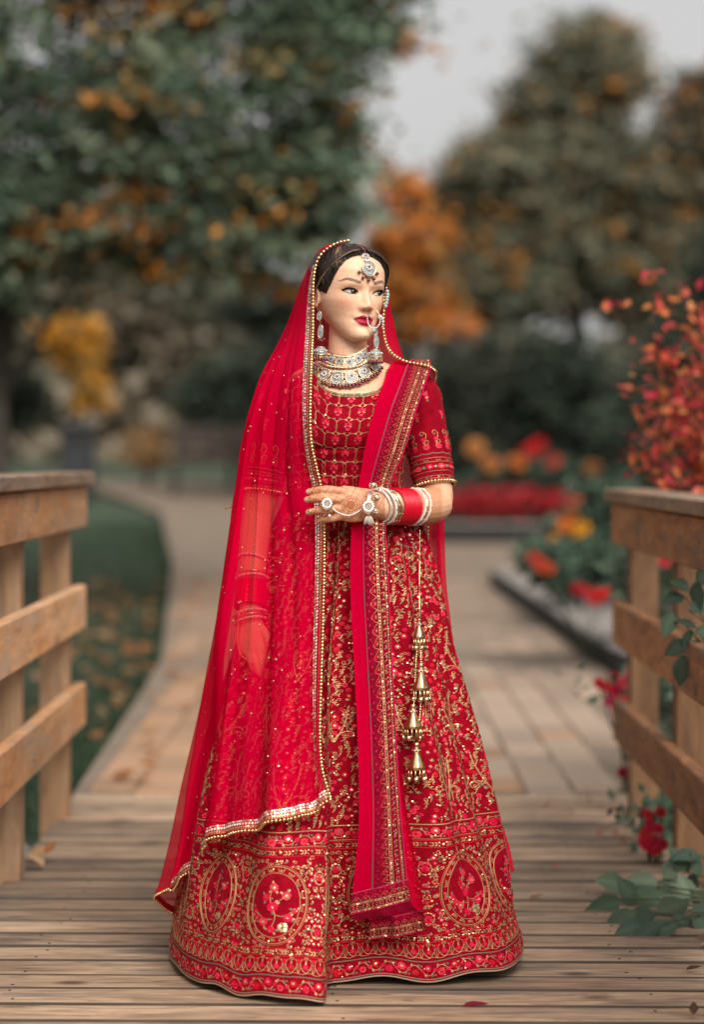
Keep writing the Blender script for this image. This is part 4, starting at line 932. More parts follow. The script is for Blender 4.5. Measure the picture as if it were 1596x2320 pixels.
# fine strands drawn back from the parting
for s in (-1, 1):
    for k_ in range(150):
        u_ = R.random(); z0 = 190 + 20 * (1 - u_) ; a0 = math.radians(R.uniform(30, 80)); 
        pts = []
        for v_ in np.linspace(0, 1, 9):
            aa = math.radians(6) + v_ ** .8 * (math.radians(95) - math.radians(6)); zz_ = (205 - 6 * u_) - v_ ** 1.5 * (75 + 35 * u_) + 4 * math.sin(v_ * 3 + u_ * 6)
            zz_ = max(zz_, hairline(aa) + 3); aj = int(np.argmin(np.abs(fa - s * aa))); iz = int(np.clip(np.searchsorted(zi, min(zz_, 211)), 0, len(zi) - 1)); o_ = 1 + (11.8 + R.normal(0, .3)) / 90
            pts.append([fx[iz, aj] * o_, fy[iz, aj] * o_, 100 + (zz_ - 100) * (1 + 11 / 130 * sm(120, 200, zz_))])
        c = np.array([.03, .02, .015]) * R.uniform(.6, 1.8)
        if s < 0 and u_ > .86: c = np.array([.40, .23, .12]) * R.uniform(.6, 1.1)
        q.tube(headW(crm(pts, 16)), .0006, 4, col=c)
for k_ in range(320):                               # fine hairs softening the hairline, a few flyaways
    s = R.choice([-1, 1]); aa = math.radians(R.uniform(1, 64)); zz_ = float(hairline(np.array(aa))) - R.uniform(-1.5, 2.6); pts = []
    for v_ in np.linspace(0, 1, 5):
        a2 = aa + v_ * math.radians(R.uniform(9, 14)); z2 = zz_ + v_ * 3.0 - 6 * v_ * (aa > .7); aj = int(np.argmin(np.abs(fa - s * a2))); iz = int(np.clip(np.searchsorted(zi, min(max(z2, 60), 211)), 0, len(zi) - 1)); o_ = 1 + (.6 + 8.5 * v_) / 90
        pts.append([fx[iz, aj] * o_, fy[iz, aj] * o_, 100 + (z2 - 100) * (1 + .02 * v_)])
    q.tube(headW(crm(pts, 9)), np.linspace(.0002, .0005, 9), 4, col=np.array([.03, .019, .014]) * R.uniform(.7, 1.6))
for k_ in range(14):
    p0 = np.array([R.uniform(-40, 30), R.uniform(20, 60), R.uniform(196, 214)]); p1 = p0 + [R.normal(0, 12), R.normal(0, 10), R.uniform(5, 14)]
    q.tube(headW(crm([p0, (p0 + p1) / 2 + R.normal(0, 4, 3), p1], 9)), .0002, 4, col=(.03, .02, .015))
q.obj('hair', M['hair'], person)
# ================================================================== DRESS
def velvet(name, c0, c1):
    return mat(name, rough=.85, sheen=.06, spec=.08, noise=dict(scale=(55, 55, 55), detail=6, c0=c0, c1=c1, lo=.35, hi=.65), bump=(.35, .002))
M['velvet'] = velvet('red_velvet', (.21, .0004, .008), (.325, .001, .013))
M['wine'] = velvet('wine_cloth', (.14, .001, .012), (.26, .001, .018))
M['lining'] = mat('cream_lining', (.55, .47, .33), rough=.9)
M['gold'] = mat('gold_thread', (.54, .285, .125), rough=.5, metal=.4, spec=.5)
M['seq'] = mat('sequin_gold', (.74, .50, .27), rough=.36, metal=.85)
M['bronze'] = mat('bronze_thread', (.22, .14, .06), rough=.4, metal=.6)
M['sage'] = mat('sage_thread', (.17, .145, .095), rough=.7)
M['pink'] = mat('pink_thread', (.60, .003, .04), rough=.6, spec=.2)
M['scar'] = mat('scarlet_thread', (.52, .002, .013), rough=.6, spec=.2)
M['rose'] = mat('rose_thread', (.66, .03, .06), rough=.6, spec=.2)
M['silver'] = mat('mirror_disc', (.98, .90, .80), rough=.3, metal=.45)
M['bead'] = mat('gold_bead', (.86, .60, .32), rough=.24, metal=1.0)
M['veil'] = net('veil_net', (.82, .0, .05), .57, (1.0, .80, .78))
M['veil2'] = net('sash_net', (.70, .0, .04), .84, (1.0, .3, .3))
M['magenta'] = mat('magenta_piping', (.55, .002, .07), rough=.6, spec=.2)

class Surf:
    """a cloth grid (rows v, columns u) that motifs can be laid on, in millimetres"""
    def __init__(s, P, wrap=False, flip=False, cu=None, lv=None):
        s.P = P; s.wrap = wrap; s.nv, s.nu = P.shape[:2]
        if wrap: du = (np.roll(P, -1, 1) - np.roll(P, 1, 1))
        else: du = np.gradient(P, axis=1)
        N = unit(np.cross(du, np.gradient(P, axis=0))); s.N = -N if flip else N
        seg = np.linalg.norm((np.roll(P, -1, 1) if wrap else P[:, 1:]) - (P if wrap else P[:, :-1]), axis=2).sum(1) * 1000
        s.C = seg; s.Lv = np.linalg.norm(np.diff(P, axis=0), axis=2).sum(0).mean() * 1000
    def cu(s, v): return np.interp(np.clip(v, 0, 1) * (s.nv - 1), np.arange(s.nv), s.C)
    def at(s, u, v, h):
        y = np.clip(v, 0, 1) * (s.nv - 1); i = np.clip(np.floor(y).astype(int), 0, s.nv - 2); fy = (y - i)[:, None]
        if s.wrap: x = (u % 1) * s.nu; j = np.floor(x).astype(int) % s.nu; j2 = (j + 1) % s.nu; fx = (x - np.floor(x))[:, None]
        else: x = np.clip(u, 0, 1) * (s.nu - 1); j = np.clip(np.floor(x).astype(int), 0, s.nu - 2); j2 = j + 1; fx = (x - j)[:, None]
        def b(A): return (A[i, j] * (1 - fx) + A[i, j2] * fx) * (1 - fy) + (A[i + 1, j] * (1 - fx) + A[i + 1, j2] * fx) * fy
        return b(s.P) + unit(b(s.N)) * (np.asarray(h)[:, None] / 1000)

class Em:
    """embroidery on one Surf: strokes, leaves, petals, sequins, gathered by thread"""
    def __init__(s, surf): s.s = surf; s.d = {}
    def _put(s, m, u0, v0, xy, h, quads=None, tris=None):
        D = s.d.setdefault(m, dict(u=[], v=[], h=[], q=[], t=[], n=0)); xy = np.asarray(xy, float)
        D['u'].append(u0 + xy[:, 0] / s.s.cu(v0)); D['v'].append(v0 + xy[:, 1] / s.s.Lv); D['h'].append(np.broadcast_to(h, (len(xy),)).astype(float))
        if quads is not None: D['q'].append(np.asarray(quads).reshape(-1, 4) + D['n'])
        if tris is not None: D['t'].append(np.asarray(tris).reshape(-1, 3) + D['n'])
        D['n'] += len(xy)
    def stroke(s, u0, v0, pts, w, m, h=1.0):
        p = np.asarray(pts, float); n = len(p); t = unit(np.gradient(p, axis=0)); nn = np.c_[-t[:, 1], t[:, 0]] * np.broadcast_to(w, (n,))[:, None] / 2
        xy = np.concatenate([p - nn, p, p + nn]); hh = np.r_[np.full(n, .3), np.full(n, h), np.full(n, .3)]
        k = np.arange(n - 1); q = np.concatenate([np.c_[k, k + 1, n + k + 1, n + k], np.c_[n + k, n + k + 1, 2 * n + k + 1, 2 * n + k]]); s._put(m, u0, v0, xy, hh, quads=q)
    def leaf(s, u0, v0, x, y, a, L_, w, m):
        c, d = math.cos(a), math.sin(a); P = np.array([[0, 0], [L_ * .4, w / 2], [L_, 0], [L_ * .4, -w / 2], [L_ * .45, 0]]); xy = np.c_[x + P[:, 0] * c - P[:, 1] * d, y + P[:, 0] * d + P[:, 1] * c]
        s._put(m, u0, v0, xy, [.4, .4, .4, .4, 1.3], tris=[[0, 4, 1], [1, 4, 2], [2, 4, 3], [3, 4, 0]])
    def disc(s, u0, v0, x, y, r, m, n=6, h=1.0, tilt=.35):
        a = np.arange(n) / n * 6.2832 + R.random() * 6; tx, ty = R.normal(0, tilt, 2)
        xy = np.c_[x + np.r_[0, r * np.cos(a)], y + np.r_[0, r * np.sin(a)]]; hh = h + np.r_[.25 * r * .3, r * (tx * np.cos(a) + ty * np.sin(a))]
        s._put(m, u0, v0, xy, np.maximum(hh, .25), tris=[[0, 1 + k, 1 + (k + 1) % n] for k in range(n)])
    def flower(s, u0, v0, x, y, r, mp_='pink', mc='seq', n=6):
        a0 = R.random() * 6
        for k in range(n):
            a = a0 + k / n * 6.2832; s.disc(u0, v0, x + r * .58 * math.cos(a), y + r * .58 * math.sin(a), r * .46, mp_, 5, .9, .15)
        s.disc(u0, v0, x, y, r * .36, mc, 6, 1.6, .1)
    def curl(s, u0, v0, x, y, r, a, d=1, w=1.6, m='gold', turns=1.1, n=9):
        t = np.linspace(0, 1, n); rr = r * (1 - .78 * t); th = a + d * t * turns * 6.2832
        cx, cy_ = x - r * math.cos(a), y - r * math.sin(a); s.stroke(u0, v0, np.c_[cx + rr * np.cos(th), cy_ + rr * np.sin(th)], np.linspace(w, w * .7, n), m)
    def build(s, parent, hscale=1.0, name='embroidery'):
        names = dict(gold='gold_embroidery', seq='sequins', bronze='bronze_embroidery', sage='sage_embroidery', pink='pink_embroidery', scar='scarlet_embroidery', rose='rose_embroidery', silver='mirror_discs', magenta='piping', wine='dark_embroidery')
        for m, D in s.d.items():
            u, v, h = (np.concatenate(D[k]) for k in 'uvh'); a = Acc()
            a.add(s.s.at(u, v, h * hscale), quads=np.concatenate(D['q']) if D['q'] else None, tris=np.concatenate(D['t']) if D['t'] else None)
            a.obj(names[m], M[m], parent, smooth=(m not in ('seq', 'silver')), kind='stuff')

# ---------------- skirt
hem = np.array([(402, -60), (398, -150), (378, -225), (330, -268), (250, -285), (150, -292), (60, -298), (-10, -296), (-34, -312), (-44, -380), (-46, -450), (-52, -488), (-85, -497), (-140, -488), (-210, -456), (-290, -388), (-352, -280), (-392, -130), (-404, 30),
                (-385, 180), (-320, 300), (-200, 390), (-40, 425), (120, 405), (260, 330), (360, 210), (400, 70)], float)
NU = 1080
Hm = resample(np.vstack([crm(hem, 2000, True), crm(hem, 2000, True)[:1]]), NU + 1)[:-1]
ph = np.unwrap(np.arctan2(-Hm[:, 1], Hm[:, 0])); ph = np.maximum.accumulate(ph) if ph[-1] > ph[0] else ph
out_y = np.array([1118, 1150, 1190, 1300, 1400, 1500, 1600, 1720, 1840, 1950, 2060, 2130, 2168], float)
out_r = np.array([908, 928, 958, 985, 1002, 1022, 1050, 1082, 1112, 1137, 1158, 1177, 1188], float)
out_l = np.array([652, 640, 622, 590, 558, 527, 500, 468, 443, 422, 402, 388, 384], float)
out_d = np.array([106, 116, 132, 168, 206, 244, 278, 312, 346, 376, 402, 416, 424], float)
NVs = 240
vz = np.linspace(0, 1, NVs); zr = .012 + (1.052 - .012) * vz                   # height of each row above the deck
yr = 2170 - zr * 1000
cxr = interp(yr, out_y, (out_r + out_l) / 2) - 798; hwr = interp(yr, out_y, (out_r - out_l) / 2); hdr = interp(yr, out_y, out_d)
for arr in (cxr, hwr, hdr):
    for _ in range(30): arr[1:-1] = .25 * arr[:-2] + .5 * arr[1:-1] + .25 * arr[2:]
wz = np.clip(1 - zr / .98, 0, 1) ** 1.15; wz = sm(0, 1, wz) * .45 + wz * .55
uu = np.arange(NU) / NU
gath = 5.5 * np.sin(uu * 2 * np.pi * 44) * np.exp(-((zr[:, None] - 1.0) / .22) ** 2) + 10 * np.sin(uu * 2 * np.pi * 17 + 2.2 * np.sin(uu * 12.6)) * sm(0, .35, zr)[:, None] * sm(1.05, .8, zr)[:, None]
gath = gath + 19 * np.sin(uu * 2 * np.pi * 9 + 1 + .6 * np.sin(vz[:, None] * 5)) * (wz * (1 - wz) * 4)[:, None]
ex_, ey_ = np.cos(ph), -np.sin(ph)
SX = cxr[:, None] + (1 - wz)[:, None] * (hwr[:, None] + gath) * ex_ + wz[:, None] * (Hm[:, 0] / 402)[None, :] * (hwr[:, None] + gath)
SY = (1 - wz)[:, None] * (hdr[:, None] + gath) * ey_ + wz[:, None] * (Hm[:, 1] / 420)[None, :] * (hdr[:, None] + gath) + 6 * np.sin(uu * 40)[None] * wz[:, None] ** 3
hemlift = 2.5 * np.sin(uu * 2 * np.pi * 19 + 2 * np.sin(uu * 19)) + 9 * np.sin(uu * 2 * np.pi * 7 + .5) ** 2 + 16 * np.exp(-((Hm[:, 0] - 380) / 90) ** 2)
SZ = np.broadcast_to(zr[:, None], SX.shape) + (hemlift / 1000)[None] * (1 - vz[:, None]) ** 6
SP = np.stack([SX / 1000 * (D0 + SY / 1000) / D0 * 1.0, SY / 1000, SZ], -1)
skirt = Surf(SP, wrap=True)
if skirt.N[100, np.argmin(SY[100])][1] > 0: skirt.N = -skirt.N
a = Acc(); a.grid(SP, closed_u=True)
so_ = a.obj('skirt', M['velvet'], person)
a = Acc(); inn = SP[:5].copy(); inn[..., 2] -= .004; inn[0, :, 2] -= .002; nrm0 = skirt.N[:5]
a.grid(np.stack([SP[0] - nrm0[0] * .001 + [0, 0, .003], SP[0] + nrm0[0] * .0004 + [0, 0, -.003], SP[0] - nrm0[0] * .003 - [0, 0, .003], SP[6] - nrm0[0] * .006]), closed_u=True); a.obj('hem_lining', M['lining'], so_)
def front_y(xw, zw, tol=.012):
    """nearest skirt surface (smallest world Y) at x, height z"""
    xw = np.atleast_1d(xw); zw = np.atleast_1d(zw); o = np.full(len(xw), .2)
    for k, (x_, z_) in enumerate(zip(xw, zw)):
        i = int(np.clip(round((z_ - .012) / 1.04 * (NVs - 1)), 0, NVs - 1)); r_ = SP[i]; mk = np.abs(r_[:, 0] - x_) < tol
        if mk.any(): o[k] = r_[mk, 1].min()
    return o

skirt.Lv *= 1.13; E = Em(skirt); Hh = skirt.Lv; L0 = skirt.C[0]
def vb(b): return b / Hh
def line(b, m, w=2.0, h=1.2, n=500):
    t = np.linspace(0, 1, n); E.stroke(0, vb(b), np.c_[t * skirt.cu(vb(b)), 0 * t], w, m, h)
# hem strip: rose vine
line(4, 'sage', 3); line(47, 'sage', 2.6); line(50.5, 'wine', 2)
def vine_band(b0, amp, step, rose_r, mrose=('pink', 'scar', 'rose')):
    C = skirt.cu(vb(b0)); n = int(C / step); st = C / n
    for k in range(n):
        u = k / n; sg = 1 if k % 2 else -1
        t = np.linspace(0, 1, 9); E.stroke(u, vb(b0), np.c_[t * st, sg * amp * np.sin(t * np.pi) * .75], 1.6, 'gold')
        E.flower(u, vb(b0), st * .5, -sg * amp * .35, rose_r * R.uniform(.85, 1.1), mrose[k % 3], 'scar' if k % 2 else 'seq', 7)
        E.leaf(u, vb(b0), st * .15, sg * amp * .5, sg * 1.0, 9, 5, 'sage'); E.leaf(u, vb(b0), st * .82, sg * amp * .55, 2.2 * sg, 9, 5, 'gold'); E.leaf(u, vb(b0), st * .9, -sg * amp * .55, -sg * .7, 8, 4.5, 'sage')
        for _ in range(3): E.disc(u, vb(b0), st * R.uniform(.1, .9), R.uniform(-amp, amp), 1.7, 'seq')
        E.flower(u, vb(b0), st * .95, sg * amp * .1, rose_r * .6, mrose[(k + 1) % 3], 'pink', 5)
vine_band(25, 16, 30, 9.5)
# arched lotus band
C = skirt.cu(vb(72)); n = int(C / 34)
for k in range(n):
    u = k / n; v0 = vb(53); st = C / n; x0 = st / 2
    t = np.linspace(0, 1, 8)
    for s in (-1, 1):
        E.stroke(u, v0, np.c_[x0 + s * (13.5 * np.sin(t * 2.5) ** .8), 3 + 33 * t], 1.7, 'gold'); E.curl(u, v0, x0 + s * 3, 36, 5, 0 if s > 0 else 3.14, s, 1.3)
        E.stroke(u, v0, np.c_[x0 + s * (17 - 5 * t), 2 + 14 * t], 1.3, 'gold'); E.leaf(u, v0, x0 + s * 6, 11, 1.57 - s * .9, 9, 4, 'sage')
    E.flower(u, v0, x0, 17, 7.5, 'pink' if k % 2 else 'scar', 'rose', 6); E.leaf(u, v0, x0, 24, 1.57, 9, 4, 'gold'); E.disc(u, v0, x0, 24, 1.6, 'seq')
    E.flower(u, v0, 0, 31, 6.5, 'scar', 'pink', 6); E.leaf(u, v0, 0, 20, 1.57, 8, 3, 'sage'); E.stroke(u, v0, np.c_[0 * t, 2 + 20 * t], 1.2, 'gold')
    E.stroke(u, v0, np.c_[t * st, 2.5 + 2 * np.sin(t * 6.28)], 1.3, 'gold')
# gold leaf bands between scarlet cords
def leaf_band(b0, hgt=15):
    line(b0 - hgt / 2 - 1.5, 'scar', 3.2, 1.8); line(b0 + hgt / 2 + 1.5, 'scar', 3.2, 1.8)
    C = skirt.cu(vb(b0)); n = int(C / 17)
    for k in range(n):
        u = k / n; st = C / n
        if k % 2: 
            for s in (-1, 1): E.leaf(u, vb(b0), 2, 0, s * .75, 9, 4.5, 'gold'); E.leaf(u, vb(b0), 9, 0, s * .8, 8, 4, 'gold')
        else:
            for q in range(5): E.disc(u, vb(b0), st * .5 + R.normal(0, 3), R.normal(0, 3), 2.4, 'bronze' if q % 2 else 'seq', 6, 1.2)
        E.disc(u, vb(b0), st * .95, 4, 1.7, 'seq'); E.disc(u, vb(b0), st * .95, -4, 1.7, 'seq')
leaf_band(103); leaf_band(337)
# medallion panel
NM = 13; b0, b1 = 113, 326; bm = 214; C = skirt.cu(vb(bm)); pit = C / NM; u_off = None
mu = np.interp(-.150, Hm[::-1, 0][NU // 2:], np.arange(NU)[::-1][NU // 2:]) if False else None
front = np.where(Hm[:, 1] < 0)[0]
u_m = front[np.argmin(np.abs(Hm[front, 0] + 178))] / NU                        # medallion facing the camera left of the fold
def oval(rx, ry, n=46): t = np.linspace(0, 2 * np.pi, n); return np.c_[rx * np.cos(t), ry * np.sin(t)]
bouq = [(2, 42, 9, 'rose', 'seq'), (-26, 22, 9, 'rose', 'seq'), (18, 18, 8, 'pink', 'scar'), (3, -4, 11, 'pink', 'rose'), (-46, -14, 6, 'pink', 'scar'), (-32, -30, 9, 'pink', 'rose'), (46, -14, 7, 'pink', 'scar'), (38, -30, 7.5, 'scar', 'pink'), (22, -40, 9, 'rose', 'seq'), (-22, -52, 10, 'seq', 'bronze'), (4, -58, 8, 'pink', 'scar')]
for k in range(NM):
    u = u_m + k / NM; v0 = vb(bm)
    for sc2, w_ in ((1.0, 2.0), (.80, 1.6), (1.05, 1.2)): E.stroke(u, v0, oval(71 * sc2, 92 * (1 - (1 - sc2) * .82)), w_, 'gold', 1.5)
    nS = 34
    for q in range(nS):
        a_ = q / nS * 6.2832; x_, y_ = 64 * math.cos(a_), 85 * math.sin(a_); E.curl(u, v0, x_, y_, 4.4, a_ + 1.2 * (-1) ** q, (-1) ** q, 1.5); E.disc(u, v0, x_ * 1.02, y_ * 1.02, 1.5, 'seq')
    for (x_, y_, r_, mp_, mc) in bouq:
        E.flower(u, v0, x_, y_, r_ * 1.2, mp_, mc, 7)
        for _ in range(3): a_ = R.uniform(0, 6.28); E.leaf(u, v0, x_ + r_ * math.cos(a_), y_ + r_ * math.sin(a_), a_, 9, 6, 'sage' if R.random() < .6 else 'gold')
        for _ in range(4 if mc == 'seq' else 2): E.disc(u, v0, x_ + R.normal(0, 3), y_ + R.normal(0, 3), 1.8, 'seq', 6, 1.8)
    E.stroke(u, v0, crm([(3, 40), (10, 18), (3, -4), (-4, -30), (4, -56)], 14), 1.8, 'gold'); E.stroke(u, v0, crm([(3, -4), (-12, 12), (-26, 22)], 8), 1.5, 'gold'); E.stroke(u, v0, crm([(-2, -22), (-20, -26), (-44, -14)], 8), 1.5, 'gold'); E.stroke(u, v0, crm([(0, -34), (22, -32), (44, -14)], 8), 1.5, 'gold')
    # dense fill between ovals, mirrored about the half-way line
    uh = u + .5 / NM; hw_ = pit / 2
    E.flower(uh, v0, 0, 62, 9, 'pink', 'scar', 6); E.flower(uh, v0, 0, -62, 9, 'pink', 'scar', 6); E.flower(uh, v0, 0, 20, 6, 'pink', 'seq', 6); E.flower(uh, v0, 0, -22, 6, 'scar', 'seq', 6)
    for yy in (62, -62):
        E.stroke(uh, v0, np.c_[13 * np.sin(np.linspace(0, 6.28, 16)), yy + 15 * np.cos(np.linspace(0, 6.28, 16))], 2.0, 'gold')
        for q in range(10): a_ = q * .628; E.disc(uh, v0, 13 * math.sin(a_), yy + 15 * math.cos(a_), 2.0, 'seq')
    pts = []; tries = 0
    while len(pts) < 64 and tries < 3000:
        tries += 1; x_ = R.uniform(2, hw_); y_ = R.uniform(-104, 104)
        if ((x_ - hw_) / 77) ** 2 + (y_ / 97) ** 2 < 1: continue
        if any((x_ - p) ** 2 + (y_ - q) ** 2 < 62 for p, q in pts): continue
        pts.append((x_, y_)); kind = R.random(); a_ = R.uniform(0, 6.28); r_ = R.uniform(4.5, 7); ds = R.choice([-1, 1]); cm = ('pink', 'scar', 'rose')[R.integers(3)]
        for s in (-1, 1):
            X_ = s * x_; aa = a_ if s > 0 else math.pi - a_
            if kind < .52:
                E.curl(uh, v0, X_, y_, r_, aa, ds * s, 1.7); E.disc(uh, v0, X_ - r_ * .6 * math.cos(aa), y_ - r_ * .6 * math.sin(aa), 1.5, 'seq')
                E.leaf(uh, v0, X_, y_, aa + 1.9 * ds * s, 7, 3.5, 'gold')
            elif kind < .68: E.leaf(uh, v0, X_, y_, aa, 10, 5, 'sage'); E.leaf(uh, v0, X_, y_, aa + 1.2, 8, 4, 'gold')
            elif kind < .84: E.flower(uh, v0, X_, y_, 5.8, cm, 'seq', 6)
            else:
                for _ in range(5): E.disc(uh, v0, X_ + R.normal(0, 3), y_ + R.normal(0, 3), 2.1, 'bronze' if R.random() < .4 else 'seq')
# rose vine band and the field above it
vine_band(366, 13, 34, 10.5, ('rose', 'pink', 'rose')); line(386, 'gold', 2.6)
line(350, 'gold', 1.4)
def field(b_lo, b_hi, dens, seed):
    rg = np.random.default_rng(seed); taken = {}
    def free(x, y, d):
        i, j = int(x // d), int(y // d)
        for a_ in (-1, 0, 1):
            for c_ in (-1, 0, 1):
                for p in taken.get((i + a_, j + c_), ()):
                    if (p[0] - x) ** 2 + (p[1] - y) ** 2 < d * d: return False
        taken.setdefault((i, j), []).append((x, y)); return True
    b = b_lo
    N = int(dens * (b_hi - b_lo) * (skirt.cu(vb(b_lo)) + skirt.cu(vb(b_hi))) / 2 / 100)
    for _ in range(N * 3):
        b = rg.uniform(b_lo, b_hi); u = rg.random(); X = u * skirt.cu(vb(b)); d = 12.0
        if not free(X, b, d): continue
        v0 = vb(b); a_ = rg.uniform(0, 6.28); k_ = rg.random(); up = rg.uniform(1.0, 2.1); f = (b - 390) / 650
        if k_ < .44:
            t = np.linspace(0, 1, 8); L_ = rg.uniform(14, 24); cv = rg.uniform(-9, 9); sp = np.c_[cv * np.sin(t * 3.0), L_ * (t - .5)]
            E.stroke(u, v0, sp, 1.5, 'gold'); E.curl(u, v0, sp[-1, 0], sp[-1, 1], 4.5, 0, rg.choice([-1, 1]), 1.4)
            for q in (1, 3, 5): E.leaf(u, v0, sp[q, 0], sp[q, 1], up + (.9 if q % 2 else -.9), 8, 3.6, 'sage' if rg.random() < .35 else 'gold')
            E.disc(u, v0, sp[4, 0] + 3, sp[4, 1], 1.7, 'seq')
        elif k_ < .72: E.flower(u, v0, 0, 0, rg.uniform(5, 8), ('pink', 'rose', 'scar')[rg.integers(3)], 'seq' if rg.random() < .4 else 'scar', 6)
        elif k_ < .86:
            for s in (-1, 1): E.leaf(u, v0, 0, 0, 1.57 + s * .8, 8, 4, 'sage' if s > 0 else 'gold')
            E.leaf(u, v0, 0, 0, 1.57, 9, 4, 'gold')
        else:
            for _q in range(4): E.disc(u, v0, rg.normal(0, 4), rg.normal(0, 4), 2.0, 'seq' if rg.random() < .7 else 'bronze')
field(392, 1165, .8, 3)
# paisley scrolls: one column on every panel, three tiers
for k in range(13):
    for tier, b in enumerate((470, 620, 770)):
        u = u_m + (k + .5 * (tier % 2)) / 13; v0 = vb(b); sc3 = (1.0, .8, .62)[tier]; t = np.linspace(0, 1, 18)
        for s in (-1, 1):
            th = t * 4.6; rr = 32 * sc3 * (1 - .72 * t); P_ = np.c_[s * (8 * sc3 + 24 * sc3 - rr * np.cos(th)), -30 * sc3 + rr * np.sin(th) * .9 + 26 * sc3 * t]
            E.stroke(u, v0, P_, 3.2 * sc3 + .6, 'gold', 1.8); E.stroke(u, v0, np.c_[s * (2 + 30 * sc3 * np.sin(t * 1.5)), (-30 + 100 * t) * sc3], 2.4 * sc3 + .4, 'gold', 1.6)
            for q in range(3, 18, 2): E.leaf(u, v0, s * (2 + 30 * sc3 * math.sin(t[q] * 1.5)), (-30 + 100 * t[q]) * sc3, 1.2 * s + (1.57 - 1.57 * s) + .2, 11 * sc3 + 2, 4.5, 'gold' if q % 4 else 'sage')
            for q in range(0, 18, 2): E.disc(u, v0, P_[q, 0], P_[q, 1], 1.8, 'seq', 6, 2.0)
        E.flower(u, v0, 0, 18 * sc3, 11 * sc3, 'pink', 'seq', 7); E.flower(u, v0, 0, 46 * sc3, 8 * sc3, 'rose', 'seq', 6)
E.build(so_)
# waistband
a = Acc(); an = np.arange(120) / 120 * 6.2832; rings = []
for yv, hw_, hd_ in ((1105, 127, 106), (1112, 131, 111), (1128, 134, 114), (1148, 139, 119), (1156, 137, 117)):
    rings.append(W(782, yv, 0) + np.stack([hw_ * np.cos(an) / 1000, -hd_ * np.sin(an) / 1000, 0 * an], -1))
a.grid(np.array(rings), closed_u=True, flip=True); a.obj('waistband', M['velvet'], person)

# ---------------- blouse
na = 240; an = np.arange(na) / na * 2 * np.pi; TSs = crm(TS, 200)
def trunk_ring(yv, grow):
    o = np.argsort(TSs[:, 1]); v = [interp(yv, TSs[o, 1], TSs[o, k]) for k in (0, 2, 3, 4, 5)]; return v
xcos = np.cos(an)
def ring_top(an):
    x = 150 * np.cos(an); fr_ = np.sin(an) > 0
    yf_ = interp(np.abs(x - 2), [0, 30, 55, 74, 82, 95, 125, 150], [895, 894, 887, 868, 846, 838, 845, 864])
    yb_ = interp(np.abs(x), [0, 60, 90, 150], [862, 850, 838, 864]); return np.where(fr_, yf_, yb_)
ytop = ring_top(an); nb = 130; BP = np.zeros((nb, na, 3))
for i in range(nb):
    f = i / (nb - 1); yv = ytop * (1 - f) + 1118 * f; cxx, Yc, hw_, fd, bd = trunk_ring(yv, 0)
    wr = 1.6 * np.exp(-((yv - 1010) / 5) ** 2) - 2.5 * np.exp(-((yv - 1018) / 6) ** 2) + 1.0 * np.sin(yv * .21 + 3 * np.cos(an)) * sm(960, 1040, yv)
    hw2 = hw_ + 2.5 + wr; d2 = np.where(np.sin(an) > 0, fd, bd) + 3 + wr
    dx = hw2 * np.cos(an); dy = -d2 * np.sin(an)
    for j in range(na): pass
    Bp = W(cxx, yv, Yc); BP[i] = Bp + np.stack([dx / 1000, dy / 1000, 0 * dx], -1)
blouse = Surf(BP, wrap=True)
if blouse.N[60, na // 4][1] > 0: blouse.N = -blouse.N
a = Acc(); a.grid(BP, closed_u=True); bo = a.obj('blouse', M['velvet'], person)
E = Em(blouse); Cm = blouse.cu(.5)
u0_ = .25
px, py = 46, 46                                                  # ogee lattice
for r_ in range(0, 7):
    for c_ in range(-9, 10):
        x0 = c_ * px + (r_ % 2) * px / 2; y0 = -r_ * py * .5 * 1.0 * 1.55
        v0 = (14 + r_ * 38) / blouse.Lv; u = u0_ - x0 / Cm
        if v0 > .97 or not (0 < u < .5): continue
        # lotus
        for q, (ang, ln) in enumerate([(1.57, 17), (1.0, 14), (2.14, 14), (.55, 11), (2.6, 11)]): E.leaf(u, v0, 0, 0, -ang, ln, 6.5, 'rose' if q % 2 == 0 else 'pink')
        E.disc(u, v0, 0, -6, 2.6, 'pink', 6, 1.6); E.leaf(u, v0, 0, 3, .5, 8, 4, 'pink'); E.leaf(u, v0, 0, 3, 2.6, 8, 4, 'pink'); E.disc(u, v0, 0, 8, 3.6, 'rose', 6, 1.2)
        t = np.linspace(0, 1, 9)
        for s in (-1, 1):
            E.stroke(u, v0, np.c_[s * (px / 2 + .9 * np.sin(t * 9)), -13 + 26 * t], .8, 'gold'); E.stroke(u, v0, np.c_[s * px / 2 * (1 - t), 13 + 12 * t + 2.5 * np.sin(t * 6.28)], 1.0, 'gold')
            E.stroke(u, v0, np.c_[s * px / 2 * (1 - t), -13 - 12 * t - 2.5 * np.sin(t * 6.28)], 1.0, 'gold'); E.leaf(u, v0, s * px * .33, 17, 1.57 - s * .8, 9, 4.5, 'gold'); E.leaf(u, v0, s * 8, 2, 1.57 + s * 2.2, 9, 3.5, 'gold')
            E.leaf(u, v0, s * px * .2, 20, -1.57 - s * .9, 8, 4, 'sage'); E.disc(u, v0, s * px / 2, 14, 2.0, 'seq')
# neckline braid
n = 160
for k in range(n):
    u = .02 + .46 * k / n; E.disc(u, .012, 0, 0, 3.0, 'sage' if k % 3 else 'gold', 5, 1.2); E.disc(u, .03, 0, 0, 2.2, 'gold' if k % 2 else 'sage', 5, 1.2)
E.build(bo)
